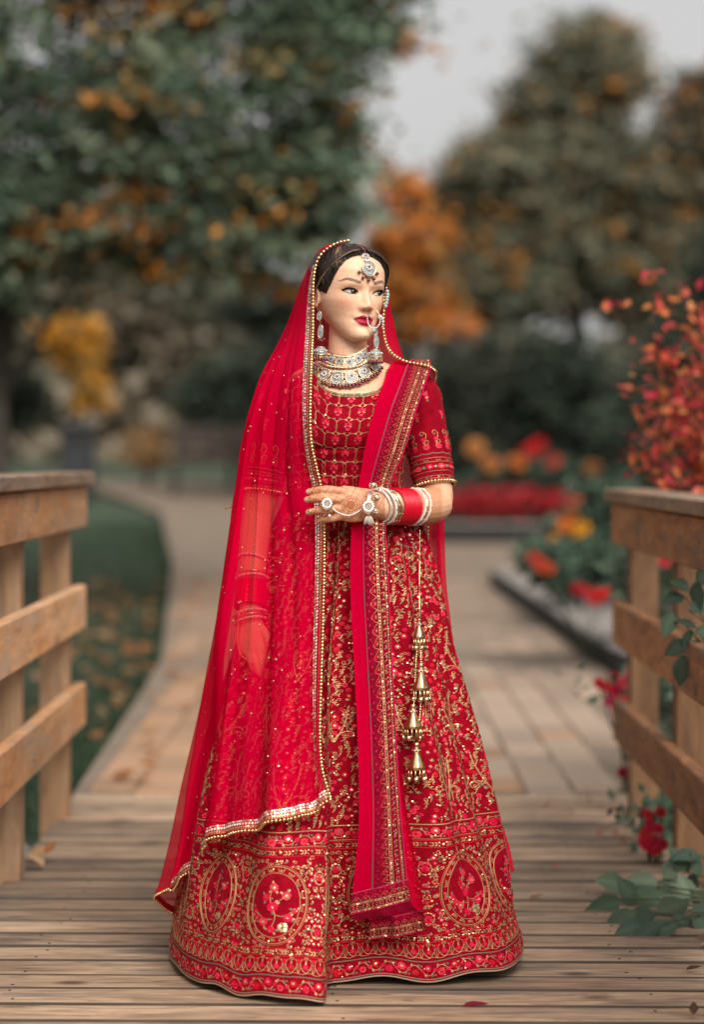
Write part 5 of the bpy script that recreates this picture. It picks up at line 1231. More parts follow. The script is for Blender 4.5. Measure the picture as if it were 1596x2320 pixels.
# sleeves
def sleeve(pts, r, hemdir, wrinkle_seed):
    P = crm(WL(pts), 90); rr = crm(np.array(r, float)[:, None], 90)[:, 0] / 1000; T = unit(np.gradient(P, axis=0)); n_ = 72; a_ = np.arange(n_) / n_ * 2 * np.pi
    X_ = unit(np.array([1.0, 0, 0]) - T * T[:, :1]); Y_ = np.cross(T, X_); G = []
    for k in range(90):
        w_ = 1 + .014 * np.sin(k * .33 + 2.5 * np.sin(a_ * 2 + wrinkle_seed)) + .008 * np.sin(a_ * 7 + k * .1)
        G.append(P[k] + rr[k] * w_[:, None] * (np.cos(a_)[:, None] * X_[k] + np.sin(a_)[:, None] * Y_[k]))
    G = np.array(G); G0 = np.stack([P[0] + (G[0] - P[0]) * f - T[0] * rr[0] * .55 * math.sqrt(1 - f * f) for f in (.05, .4, .7, .9)])
    G = np.concatenate([G0, G]); S_ = Surf(G, wrap=True); a__ = Acc(); a__.grid(G, closed_u=True); o = a__.obj('sleeve', M['velvet'], person)
    ctr = G.mean(1)
    if ((S_.N[50] * (G[50] - ctr[50])).sum(1).mean()) < 0: S_.N = -S_.N
    E = Em(S_); C_ = S_.cu(.9); L_ = S_.Lv
    def rown(v, step): return range(int(C_ / step))
    for v, m_, w_ in ((.985, 'gold', 1.6), (.955, 'sage', 2.5), (.90, 'gold', 1.4), (.80, 'gold', 1.4), (.765, 'gold', 1.4), (.72, 'sage', 2.6)):
        t = np.linspace(0, 1, 90); E.stroke(0, v, np.c_[t * S_.cu(v), (2.5 * np.abs(np.sin(t * 40)) if v == .72 else 0 * t)], w_, m_)
    for k in range(11):
        u = k / 11; E.flower(u, .85, 0, 0, 9.5, 'pink' if k % 2 else 'rose', 'gold', 8); E.flower(u, .85, C_ / 22, 0, 5.5, 'sage', 'seq', 6)
        E.disc(u, .97, 0, 0, 2.5, 'sage'); E.disc(u, .97, 10, 0, 2.5, 'gold'); E.leaf(u, .78, 0, 0, .6, 8, 4, 'sage'); E.leaf(u, .78, 12, 0, 2.4, 8, 4, 'sage')
        E.curl(u, .62, 6, 0, 8, 0, 1, 1.7); E.curl(u, .56, -2, 0, 7, 3.1, 1, 1.6); E.stroke(u, .64, np.c_[4 * np.sin(np.linspace(0, 5, 12)), np.linspace(14, -26, 12)], 1.7, 'gold'); E.flower(u, .665, 0, 0, 8.5, 'rose', 'pink', 6); E.flower(u, .60, 4, 0, 6, 'pink', 'rose', 6)
    for k in range(5):
        for v in (.25, .42):
            u = k / 5 + (.1 if v > .3 else 0)
            for ang in (1.57, .9, 2.24): E.leaf(u, v, 0, 0, -ang, 13, 6, 'rose')
            E.flower(u, v, 0, 4, 6, 'pink', 'gold', 6); E.leaf(u, v, -3, 8, .7, 9, 4, 'sage'); E.leaf(u, v, 3, 8, 2.4, 9, 4, 'sage')
    E.build(o)
    b = Acc(); nb_ = 40
    for k in range(nb_): b.ball(S_.at(np.array([k / nb_]), np.array([1.0]), np.array([1.5]))[0] + T[-1] * .003, .0041, 8, 6)
    b.obj('bead_trim', M['bead'], o, kind='stuff'); return o
sleeve([(918, 868, 26), (948, 905, 22), (958, 950, 18), (970, 1010, 8), (978, 1060, -4), (984, 1098, -14)], [50, 52, 51, 50, 48.5, 47], 1, 1.0)
sleeve([(655, 876, 26), (634, 915, 20), (618, 970, 12), (606, 1040, 4), (598, 1085, -2), (595, 1112, -6)], [50, 51, 50, 48, 46.5, 45.5], -1, 4.0)

# ================================================================== SASH (folded second drape over her left shoulder)
def clear(P, gap):
    """push drape points in front of the skirt"""
    P = P.copy(); fy_ = front_y(P[:, 0], P[:, 2]); lim = np.where(P[:, 2] < 1.0, fy_ - gap, 9); P[:, 1] = np.minimum(P[:, 1], lim)
    for _ in range(6): P[1:-1, 1] = np.minimum(.25 * P[:-2, 1] + .5 * P[1:-1, 1] + .25 * P[2:, 1], P[1:-1, 1] + .004)
    return P
def rescale(pts):            # (xv,yv,Y) rows -> world with clearance, keeping the picture position
    a_ = crm(np.array(pts, float), 160); w_ = W(a_[:, 0], a_[:, 1], a_[:, 2])
    for _ in range(3):
        c_ = clear(w_, .016); w_ = W(a_[:, 0], a_[:, 1], c_[:, 1] * 1000)
    return w_
sl_ = rescale([(905, 816, 40), (884, 828, -40), (866, 875, -112), (848, 930, -142), (829, 1007, -160), (812, 1102, -158), (798, 1184, -185), (794, 1332, -225), (804, 1539, -290), (811, 1687, -335), (813, 1864, -370), (803, 1980, -375), (794, 2072, -375)])
sr_ = rescale([(975, 818, 40), (976, 836, -30), (962, 880, -88), (942, 937, -122), (917, 1021, -146), (888, 1095, -154), (875, 1184, -182), (882, 1332, -222), (889, 1480, -262), (897, 1640, -305), (906, 1790, -340), (918, 1930, -360), (930, 2040, -368)])
k = np.linspace(0, 1, 48); ripple = np.sin(k * 9.0) * .004 + np.sin(k * 23) * .0015
S1 = sl_[:, None] * (1 - k)[None, :, None] + sr_[:, None] * k[None, :, None]; S1[..., 1] += (ripple * np.sin(np.pi * k) ** .5)[None, :] - .004 * np.sin(np.pi * k)[None]
sash = bpy.data.objects.new('sash', None)
a = Acc(); a.grid(S1); sash = a.obj('sash', M['veil2'], person)
# second, lower layer of the fold at the bottom
s2l = rescale([(830, 1700, -318), (832, 1850, -345), (836, 1990, -352), (836, 2132, -345)]); s2r = rescale([(905, 1700, -318), (925, 1850, -345), (946, 1960, -350), (967, 2112, -340)])
S2 = s2l[:, None] * (1 - k)[None, :, None] + s2r[:, None] * k[None, :, None]; S2[..., 1] += .012 + ripple[None] * 2
a = Acc(); a.grid(S2); a.obj('sash_fold', M['veil2'], sash)
def border(G, name='border', wid=50, scall=True):
    """embroidered border on a strip grid G (rows along, columns 0..1 from the plain edge to the outer edge)"""
    S_ = Surf(G)
    if S_.N[len(G) // 2, S_.nu // 2][1] > 0: S_.N = -S_.N
    a_ = Acc(); a_.grid(G + S_.N * .0008); o = a_.obj(name, M['wine'], sash); E = Em(S_); L_ = S_.Lv; cm = S_.C.mean()
    def along(u, w_, m_, h=1.4): t = np.linspace(0, 1, 150); E.stroke(u, 0, np.c_[0 * t, t * L_], w_, m_, h)
    along(.0, 1.8, 'sage'); along(.04, 3.0, 'magenta', 1.6); along(.985, 3.0, 'magenta', 1.6)
    n_ = int(L_ / 4.6)
    for q in range(n_):
        v = q / n_
        E.disc(.55, v, 0, 0, 1.9, 'seq' if q % 2 else 'gold'); E.disc(.90, v, 0, 0, 1.9, 'seq' if q % 2 else 'gold')
    along(.51, 1.2, 'gold'); along(.86, 1.0, 'gold'); along(.60, 1.0, 'gold')
    n_ = int(L_ / 19); t = np.linspace(0, 1, 9)
    for q in range(n_):
        v = (q + .5) / n_; st = L_ / n_
        for s in (-1, 1): E.leaf(.73, v, 0, 1, 1.57 + s * .8, 8, 4.5, 'gold'); E.leaf(.73, v, 0, -7, 1.57 + s * .8, 6.5, 4, 'gold')
        for _ in range(4): E.disc(.73, v, R.normal(0, 2.2), 10 + R.normal(0, 1.6), 2.2, 'bronze')
        E.stroke(.48, v, np.c_[-.24 * cm * np.sin(t * 3.14), st * (t - .5)], 1.5, 'gold'); E.leaf(.46, v, 0, 0, 3.14, 8, 3, 'gold'); E.leaf(.46, v, 0, 0, 2.5, 7, 2.6, 'bronze'); E.leaf(.46, v, 0, 0, 3.8, 7, 2.6, 'bronze')
        E.flower(.17, v, 0, st * .5, 4.8, 'wine', 'pink', 6); E.flower(.30, v, 0, 0, 4.2, 'scar', 'wine', 6); E.disc(.12, v, 0, 0, 2, 'magenta')
    E.build(o); return o
wl = np.linalg.norm(sr_ - sl_, axis=1); fr0 = np.clip(1 - .060 / wl, .1, .6); fr0[:] = interp(np.arange(160), [0, 20, 70, 159], [.42, .42, .36, .36])
kk = np.linspace(0, 1, 16)
G = np.stack([[S1[i, 0] * 0 + np.array([np.interp(fr0[i] + (1 - fr0[i]) * f, k, S1[i, :, c_]) for c_ in range(3)]) for f in kk] for i in range(0, 160)]); nrm1 = Surf(G); nn = nrm1.N if nrm1.N[80, 8][1] < 0 else -nrm1.N
border(G + nn * .002)
def bottom_border(S_, wid, up):
    rows = S_[-1]; dirv = unit(S_[-14] - S_[-1]); t = np.linspace(1, 0, 14)
    return np.stack([rows + dirv * wid * q - np.array([0, .003, 0]) for q in t], 1)          # along = across the drape
border(bottom_border(S1, .046, 1), 'border'); border(bottom_border(S2, .046, 1), 'border')
# turn-under between the two layers
turn = np.stack([S1[-1] * (1 - f) + (S2[-1] + np.array([-.006, .0, .05])) * f + np.array([0, .010 * math.sin(f * 3.14), -.012 * math.sin(f * 3.14)]) for f in np.linspace(0, 1, 10)])
a = Acc(); a.grid(turn); a.obj('sash_turn', M['magenta'], sash)

# ================================================================== VEIL
def vcol(pts, n=150, skirtclear=None):
    P = crm(np.array(pts, float), 400); w_ = W(P[:, 0], P[:, 1], P[:, 2])
    if skirtclear is not None:
        for _ in range(3): c_ = clear(w_, skirtclear); w_ = W(P[:, 0], P[:, 1], c_[:, 1] * 1000)
    return resample(w_, n)
KV = [
 vcol([(789, 549, -18), (768, 553, -28), (746, 564, -34), (731, 577, -36), (719, 600, -38), (712.5, 640, -36), (711, 694, -34), (710, 749, -42), (707, 800, -75), (704, 863, -122), (703, 951, -152), (706, 1007, -156), (717, 1057, -150), (727, 1099, -150), (734, 1150, -160), (735, 1199, -180), (733, 1332, -230), (730, 1450, -270), (727, 1569, -310), (726, 1672, -350), (730, 1740, -380), (741, 1785, -400), (748, 1808, -408)], skirtclear=.022),
 vcol([(787, 549, 0), (745, 556, 5), (712, 590, 12), (696, 640, 8), (688, 700, 0), (682, 760, -20), (674, 820, -62), (667, 900, -105), (664, 1000, -112), (668, 1100, -112), (682, 1250, -170), (686, 1450, -260), (688, 1650, -330), (690, 1842, -400)], skirtclear=.022),
 vcol([(785, 549, 15), (738, 557, 22), (708, 588, 30), (690, 640, 28), (677, 700, 20), (662, 770, 0), (642, 840, -48), (628, 910, -74), (618, 1010, -82), (612, 1110, -88), (612, 1250, -125), (612, 1450, -215), (608, 1650, -290), (600, 1866, -370)], skirtclear=.02),
 vcol([(783, 550, 28), (734, 559, 38), (704, 594, 45), (685, 645, 46), (668, 705, 40), (648, 775, 22), (620, 845, -20), (602, 920, -50), (590, 1010, -64), (582, 1110, -70), (572, 1250, -100), (552, 1450, -175), (530, 1680, -240), (520, 1886, -320)], skirtclear=.02),
 vcol([(781, 551, 38), (734, 560, 50), (704, 596, 58), (684, 648, 60), (664, 708, 56), (641, 778, 40), (610, 848, -8), (588, 925, -48), (572, 1015, -60), (560, 1110, -64), (543, 1250, -96), (512, 1450, -168), (492, 1680, -180), (456, 1912, -262)], skirtclear=.02),
 vcol([(779, 552, 50), (735, 561, 62), (704, 598, 70), (682, 652, 74), (661, 712, 72), (637, 782, 58), (600, 852, 15), (575, 930, -28), (555, 1020, -42), (543, 1115, -44), (528, 1250, -60), (500, 1450, -98), (492, 1680, -110), (462, 1946, -190)], skirtclear=None),
 vcol([(777, 553, 60), (736, 563, 75), (705, 600, 84), (678, 657, 90), (653, 730, 88), (626, 788, 78), (592, 858, 50), (567, 955, 24), (549, 1070, 8), (535, 1190, 2), (522, 1285, 8), (501, 1420, 0), (476, 1550, -10), (456, 1660, -20), (436, 1760, -35), (414, 1885, -60), (396, 1965, -80), (381, 2012, -95)]),
 vcol([(774, 556, 80), (738, 580, 98), (712, 640, 110), (690, 720, 112), (660, 800, 108), (625, 880, 105), (600, 980, 100), (580, 1100, 100), (555, 1280, 110), (520, 1480, 130), (480, 1700, 150), (430, 1950, 150), (404, 2072, 120)]),
 vcol([(785, 565, 108), (770, 640, 122), (765, 750, 120), (760, 860, 125), (755, 1000, 140), (755, 1200, 180), (750, 1500, 260), (730, 1800, 350), (720, 2080, 425)]),
 vcol([(800, 558, 90), (840, 600, 108), (862, 680, 108), (880, 760, 108), (900, 830, 108), (925, 920, 110), (950, 1050, 115), (965, 1200, 130), (975, 1400, 180), (990, 1650, 230), (1010, 1900, 290), (1020, 2060, 320)]),
 vcol([(806, 553, 50), (850, 585, 75), (874, 640, 88), (890, 720, 88), (902, 780, 80), (925, 840, 72), (962, 880, 78), (985, 960, 82), (992, 1080, 75), (996, 1190, 70), (1001, 1310, 70), (1010, 1400, 78), (1022, 1500, 85), (1050, 1640, 90), (1090, 1780, 90), (1140, 1920, 80), (1152, 1985, 70)]),
 vcol([(800, 550, 5), (838, 566, 25), (860, 600, 42), (869, 640, 48), (871, 690, 30), (868.5, 740, 20), (874, 780, 5), (888, 803, -15), (912, 818, -30), (940, 825, -34), (966, 831, -30), (983, 842, -12), (986, 855, 30), (980, 890, 62), (975, 980, 62), (970, 1100, 55), (968, 1190, 52), (970, 1300, 50), (990, 1420, 60), (1010, 1540, 68), (1050, 1700, 75), (1100, 1850, 75), (1135, 1960, 66)]),
]
fz_ = sm(.03, .25, np.linspace(0, 1, 150))[:, None]
KV[7:7] = [KV[5] + fz_ * np.array([-.004, .045, .004]), KV[6] + fz_ * np.array([.005, .045, .004])]
cpos = np.array([0, 1, 2, 3, 4, 4.6, 5.8, 6.5, 7.2, 8.4, 10.0, 12.0, 13.2, 14.2])
K = np.stack(KV, 1)                                         # rows (t) x control columns
nc = 300; cs = np.linspace(0, cpos[-1], nc); idx = np.interp(cs, cpos, np.arange(len(cpos)))
VG = np.stack([crm(K[i], 14 * 40)[np.clip((idx / (len(cpos) - 1) * (14 * 40 - 1)).round().astype(int), 0, 559)] for i in range(K.shape[0])])
for _ in range(3): VG[:, 1:-1] = .25 * VG[:, :-2] + .5 * VG[:, 1:-1] + .25 * VG[:, 2:]
tt = np.linspace(0, 1, K.shape[0])[:, None]; cc = cs[None, :]
edge = np.minimum(sm(0, .5, cc), sm(14.2, 13.7, cc))
rip = (np.sin(cc * 7.5 + 1.2 * np.sin(tt * 3)) * .007 + np.sin(cc * 4.1 + 2 + 1.1 * np.sin(tt * 4)) * .008 + np.sin(cc * 17 + tt * 2.0) * .0015) * sm(.12, .5, tt) * edge + .006 * np.sin(cc * 3.1 + 1 + tt * 2) * sm(.3, .9, tt) * edge
vn = Surf(VG).N
VG = VG + vn * rip[..., None]
a = Acc(); a.grid(VG); veil = a.obj('veil', M['veil'], person)

def trim_strip(edge_pts, inner_pts, wid, n):
    """strip of width wid along an edge, directed to the inside of the cloth"""
    e = resample(edge_pts, n); i_ = resample(inner_pts, n); d = unit(i_ - e); q = np.linspace(0, 1, 8)
    G = e[:, None] + d[:, None] * (q * wid)[None, :, None]
    T = unit(np.gradient(e, axis=0)); N_ = unit(np.cross(T, d)); N_ = np.where(N_[:, 1:2] > 0, -N_, N_); return G + N_[:, None] * .0025, e, N_, d
def veil_trim(edge_pts, inner_pts, wid, beads=True, deco=True, pitch=.0078, br=.0039):
    L_ = plen(edge_pts); G, e, N_, d = trim_strip(edge_pts, inner_pts, wid, max(12, int(L_ / .01)))
    a_ = Acc(); a_.grid(G); o = a_.obj('border', M['scar'], veil)
    if deco:
        S_ = Surf(G); S_.N = S_.N if (S_.N[len(G) // 2, 4] @ N_[len(G) // 2]) > 0 else -S_.N; E = Em(S_); n_ = int(L_ * 1000 / 5.4)
        for q in range(n_):
            v = (q + .5) / n_
            for u, m_, r_ in ((.94, 'silver' if R.random() < .5 else 'seq', 2.5), (.30, 'seq', 2.2), (.12, 'gold', 1.7)): E.disc(u, v, 0, 0, r_, m_, 7, 1.4, .12)
        n_ = int(L_ * 1000 / 7.2)
        for q in range(n_): E.disc(.62, (q + .5) / n_, 0, 0, 2.9, 'silver', 6, 1.5, .16); E.disc(.75, q / n_, 0, 0, 1.3, 'pink', 5, 1.0); E.disc(.48, q / n_, 0, 0, 1.3, 'pink', 5, 1.0)
        E.build(o)
    if beads:
        n_ = int(L_ / pitch); e2 = resample(edge_pts, n_); N2 = resample(np.vstack([N_]), n_); d2 = resample(d, n_)
        b = Acc(); b.balls(e2 + N2 * .003 - d2 * .004, br * R.uniform(.9, 1.1, n_), 8, 6); b.obj('bead_trim', M['bead'], o, kind='stuff')
    return o
iw = int(np.searchsorted(cs, .62))
nh = int(K.shape[0] * .085)
veil_trim(VG[:nh, 0], VG[:nh, 4], .006, deco=False)                       # round the face: beads and a narrow braid
veil_trim(VG[nh - 1:, 0], VG[nh - 1:, iw], .022)
c4 = int(np.searchsorted(cs, 4.0)); c46 = int(np.searchsorted(cs, 4.45)); c58 = int(np.searchsorted(cs, 5.8)); c72 = int(np.searchsorted(cs, 7.2)); c83 = int(np.searchsorted(cs, 8.3))
veil_trim(VG[-1, :c4], VG[-10, :c4], .020)
veil_trim(VG[-1, c4:c46], VG[-10, c4:c46], .020)
veil_trim(VG[-1, c46:c58 + 2], VG[-10, c46:c58 + 2], .022)
veil_trim(VG[-1, c72:c83], VG[-10, c72:c83], .012, deco=False)
veil_trim(VG[2:, -1], VG[2:, -8], .006, deco=False, pitch=.0085)
# scattered sequins on the net
b = Acc(); 
for _ in range(95):
    i, j = R.integers(int(K.shape[0] * .2), K.shape[0] - 8), R.integers(8, c58 + 6); p = VG[i, j]; n1 = vn[i, j] * (1 if vn[i, j][1] < 0 else -1)
    u1 = unit(np.cross(n1, [0, 0, 1])); u2 = np.cross(n1, u1); a_ = np.arange(7) / 7 * 6.283; r_ = R.choice([.0016, .0022, .0030], p=[.5, .35, .15])
    b.add(np.vstack([p + n1 * .0028, p + n1 * .0016 + r_ * (np.cos(a_)[:, None] * u1 + np.sin(a_)[:, None] * u2)]), tris=[[0, 1 + q, 1 + (q + 1) % 7] for q in range(7)])
b.obj('sequins', M['seq'], veil, smooth=False, kind='stuff')

# ================================================================== JEWELLERY
M['enamel'] = mat('pale_enamel', rough=.35, noise=dict(scale=(220, 220, 220), c0=(.20, .235, .225), c1=(.36, .40, .385), lo=.4, hi=.6))
M['ruby'] = mat('ruby_bead', (.16, .002, .012), rough=.12, spec=.7, coat=.5)
M['crystal'] = mat('crystal', (.86, .82, .78), rough=.1, spec=.8, metal=.35)
M['rosegold'] = mat('rose_gold', (.88, .56, .34), rough=.25, metal=1.0)
M['aqua'] = mat('aqua_bead', (.42, .52, .50), rough=.15, spec=.7)
M['churi'] = mat('red_bangle', (.62, .002, .022), rough=.28, spec=.5)
M['ivory'] = mat('ivory_bangle', (.78, .70, .62), rough=.3)
JM = [M['rosegold'], M['enamel'], M['ruby'], M['crystal'], M['aqua'], M['bead']]
def frame(n, up=(0, 0, 1)):
    n = unit(np.asarray(n, float)); r_ = unit(np.cross(up, n)); return r_, np.cross(n, r_), n
def medallion(acc, c, n, r, inner=True, ry=None, dot=None):
    """enamel disc in a gold rim with crystals round a ruby"""
    c = np.asarray(c, float); ax, ay, az = frame(n); ry = ry or r; a_ = np.arange(24) / 24 * 6.2832
    def ring(f, h): return c + (r * f * np.cos(a_))[:, None] * ax + (ry * f * np.sin(a_))[:, None] * ay + az * h
    acc.grid(np.stack([ring(1.0, -.0015), ring(1.06, .0004), ring(1.03, .0016), ring(.94, .0016), ring(.92, .0008)]), closed_u=True, m=0)
    acc.grid(np.stack([ring(.92, .0008), ring(.6, .0013), ring(.02, .0016)]), closed_u=True, m=1)
    if inner:
        oc = c + ay * ry * .22; k_ = .5
        for q in range(7): a2 = q / 7 * 6.283; acc.ball(oc + r * .33 * (math.cos(a2) * ax + math.sin(a2) * ay) + az * .0018, r * .155, 6, 4, m=3)
        a3 = np.arange(18) / 18 * 6.2832; P_ = oc + r * .53 * (np.cos(a3)[:, None] * ax + np.sin(a3)[:, None] * ay) + az * .0018; acc.tube(np.vstack([P_, P_[:2]]), r * .035, 4, m=0)
        acc.ball(oc + az * .002, r * .15, 6, 4, m=2); acc.ball(c - ay * ry * .66 + az * .0018, r * .13, 6, 4, m=3)
    else:
        acc.ball(c + az * .002, r * .24, 7, 5, m=2)
        for q in range(6): a2 = q / 6 * 6.283 + .3; acc.ball(c + r * .5 * (math.cos(a2) * ax + math.sin(a2) * ay) + az * .0016, r * .10, 5, 3, m=3)
neck = bpy.data.objects.new('necklace', None)
# upper row (choker) and lower row, along the neck
def necky(x, r, cx=790, cY=18): return cY - math.sqrt(max(r * r - (x - cx) ** 2, 25))
def J(xv, yv, Y): return W(xv, yv, Y)
a = Acc(); choker = [(735, 806), (751, 813.5), (770, 818), (793, 819.5), (812, 812), (827, 803)]
lower = [(711, 838), (735, 850), (764, 857), (797, 855.5), (826, 844), (853, 829)]
base_line = crm([(716, 797), (742, 803), (770, 808), (793, 808.5), (815, 801), (834, 785)], 60); mid_line = crm([(716, 818), (742, 829), (775, 833), (805, 831), (830, 822), (848, 808)], 60)
b = Acc()
for ln, rr_, sz, m_ in ((base_line, 60, .0024, 3), (mid_line, 74, .0026, 3)):
    for q, (x, y) in enumerate(resample(ln, 34)): b.ball(J(x, y, necky(x, rr_) - 4), sz * (1 if q % 2 else 1.25), 6, 4, m=3 if q % 2 else 5)
for dy, rr_ in ((4, 61), (9, 72)):
    b.tube(np.array([J(x, y + dy - 7, necky(x, rr_) - 1) for x, y in (base_line if dy == 4 else mid_line)]), .0016, 5, m=0)
necko = b.obj('necklace', JM, person)
# backing plate so the medallions read as one collar
rows = [np.array([J(x, y, necky(x, rr_) - 2.5) for x, y in resample(np.array(l_), 40)]) for l_, rr_ in ((base_line, 60), (choker, 62), (mid_line, 71), (lower, 84))]
a = Acc(); a.grid(np.stack(rows)); a.obj('collar', M['rosegold'], necko)
me_names = 0
for (x, y), rr_ in [(p, 64) for p in choker]:
    b = Acc(); Yj = necky(x, rr_) - 4; medallion(b, J(x, y, Yj), ((x - 790) / rr_, -1.0, .25), .0098, inner=False); b.obj('medallion', JM, necko)
for (x, y) in lower:
    b = Acc(); Yj = necky(x, 88) - 7; medallion(b, J(x, y, Yj), ((x - 790) / 95, -1.0, .38), .0142); b.obj('medallion', JM, necko)
b = Acc(); drop = crm([(700, 849), (718, 862), (740, 871), (766, 876), (799, 874), (828, 863), (852, 849), (866, 834)], 60)
for q, (x, y) in enumerate(resample(drop, 25)):
    Yj = necky(x, 92) - 12; dy = 2.2 * (q % 3 == 1); b.ball(J(x, y - 5 + dy, Yj), .0016, 5, 4, m=5); b.ball(J(x, y + dy, Yj), .0042, 8, 6, m=2)
b.obj('ruby_beads', JM, necko)
b = Acc(); low_line = crm([(p[0], p[1] - 12) for p in lower], 60)
for x, y in resample(low_line, 30): b.ball(J(x, y, necky(x, 82) - 6), .0026, 6, 4, m=3 if R.random() < .7 else 5)
for (x, y), (x2, y2) in zip(lower[:-1], lower[1:]): b.ball(J((x + x2) / 2, (y + y2) / 2 + 8, necky((x + x2) / 2, 88) - 9), .0034, 7, 5, m=5)
for (dy_, n_, rr_, s_) in ((-15, 30, 76, .0024), (9.5, 34, 90, .0022), (13, 30, 92, .0019)):
    for x, y in resample(crm([(p[0], p[1] + dy_) for p in lower], 60), n_): b.ball(J(x, y, necky(x, rr_) - 9), s_, 6, 4, m=3 if R.random() < .6 else 5)
for x, y in resample(crm([(p[0], p[1] + 11.5) for p in choker], 60), 30): b.ball(J(x, y, necky(x, 68) - 5), .0022, 6, 4, m=3 if R.random() < .6 else 5)
b.obj('crystals', JM, necko)
# earrings: stud, pear drop, bell with ruby fringe
def earring(top, drop_, bell, Y, wid, side):
    b = Acc(); c0 = J(top[0], top[1], Y); nrm = (side, -1.0, 0); medallion(b, c0, nrm, .0062 * wid, inner=False, ry=.0105)
    o = b.obj('earring', JM, person, label='earring with a ruby fringed bell below the %s ear' % ('near' if side < 0 else 'far'))
    b = Acc(); medallion(b, J(drop_[0], drop_[1], Y - 2), nrm, .0070 * wid, inner=False, ry=.0155)
    for q in range(4): b.ball(J(drop_[0] - 6 + 4.5 * q, drop_[1] + 17 + 3 * (q in (1, 2)), Y - 6), .0032, 7, 5, m=2)
    b.tube(np.array([c0, J(drop_[0], drop_[1] - 14, Y)]), .0012, 5, m=0); b.obj('drop', JM, o)
    b = Acc(); c = J(bell[0], bell[1], Y - 16); a_ = np.arange(26) / 26 * 6.2832
    prof = [(.001, .012), (.006, .0115), (.011, .008), (.0145, .001), (.016, -.006), (.0158, -.008), (.013, -.0075)]
    b.grid(np.stack([c + np.stack([r_ * np.cos(a_), r_ * np.sin(a_), 0 * a_ + z_], -1) for r_, z_ in prof]), closed_u=True, m=1)
    for zz_, r_ in ((.009, .0105), (-.001, .0152), (-.0075, .0163)): P_ = c + np.stack([r_ * np.cos(a_), r_ * np.sin(a_), 0 * a_ + zz_], -1); b.tube(np.vstack([P_, P_[:2]]), .0011, 5, m=0)
    for q in range(9): a2 = q / 9 * 6.283; b.ball(c + [.0145 * math.cos(a2), .0145 * math.sin(a2), .0025], .0019, 5, 4, m=3)
    b.obj('bell', JM, o); b = Acc()
    for q in range(15):
        a2 = q / 15 * 6.283; p_ = c + [.0155 * math.cos(a2), .0155 * math.sin(a2), -.011]; b.ball(p_, .0014, 5, 3, m=5); b.ball(p_ - [0, 0, .0025], .0014, 5, 3, m=5); b.ball(p_ - [0, 0, .0068], .0033, 7, 5, m=2)
    b.obj('fringe', JM, o)
earring((724.5, 716), (727, 752), (726.5, 797), -42, 1.0, -.5)
earring((851, 752), (853, 774), (851, 803), -56, .9, .35)
# forehead pendant
b = Acc(); fw = np.array([math.sin(YAW), -math.cos(YAW), .22])
def onhead(xl_, zl_, o=3.0): return headW(np.array([xl_, float(face_y(np.array(xl_), np.array(zl_))) + o, zl_]))
chain = np.array([headW(np.array([0, 30, 216])), headW(np.array([0, 52, 212])), headW(np.array([0, 72, 204])), onhead(0, 196, 9)])
for p in resample(crm(chain, 30), 14): b.ball(p, .0024, 6, 4, m=2)
tk = b.obj('forehead_pendant', JM, person)
b = Acc(); medallion(b, onhead(0, 190.5, 6), fw + [0, 0, .25], .0088, inner=False, ry=.0072); b.obj('medallion', JM, tk)
b = Acc()
for q in range(5): b.ball(onhead(-5 + 2.5 * q, 178 + 1.5 * abs(q - 2), 4.5), .0026, 6, 4, m=3)
b.obj('crystals', JM, tk)
b = Acc(); medallion(b, onhead(0, 160.5, 4.5), fw, .0165, ry=.0175); b.obj('medallion', JM, tk)
b = Acc()
for q in range(-2, 3): a2 = -1.57 + q * .62; p_ = onhead(20 * math.cos(a2), 160 + 20.5 * math.sin(a2), 4); b.ball(p_, .0018, 5, 4, m=5); b.ball(onhead(24.5 * math.cos(a2), 160 + 25 * math.sin(a2), 4.5), .0038, 8, 6, m=2)
b.obj('ruby_beads', JM, tk)
# side chain of aqua beads past her far temple
b = Acc()
for q, (xv, yv) in enumerate([(873, 638), (875, 645), (876, 653), (878, 661), (879, 668), (878, 674), (877, 680), (876, 687), (874, 694)]): b.ball(J(xv, yv, 22), .0046 if q > 2 else .003, 7, 5, m=4 if q > 2 else 0)
b.obj('temple_chain', JM, person)
# nose ring
b = Acc(); a_ = np.linspace(0, 2 * np.pi, 40); nc_ = headW(np.array([15, 104, 49.5])); rx_ = unit(np.array([1, -.15, 0]))
P_ = nc_ + (.0140 * np.cos(a_))[:, None] * rx_ + np.stack([0 * a_, 0 * a_, .0205 * np.sin(a_)], -1); b.tube(P_, .0009, 6, m=0)
for q in np.linspace(2.9, 6.2, 17): p_ = nc_ + .0150 * math.cos(q) * rx_ + np.array([0, -.001, .0215 * math.sin(q)]); b.ball(p_, .0019, 6, 4, m=3)
p_ = nc_ + .0145 * rx_ + np.array([0, -.002, .004])
for q in range(8): b.ball(p_ + .0042 * (math.cos(q * .785) * rx_ + np.array([0, 0, math.sin(q * .785)])), .0016, 5, 4, m=3)
b.ball(p_, .003, 7, 5, m=3); b.ball(nc_ + np.array([0, -.001, -.0265]), .0042, 8, 6, m=4)
for q in range(4): b.ball(p_ + np.array([.0055, 0, -.006 - .0055 * q]), .0025, 6, 4, m=4)
b.obj('nose_ring', JM, person)
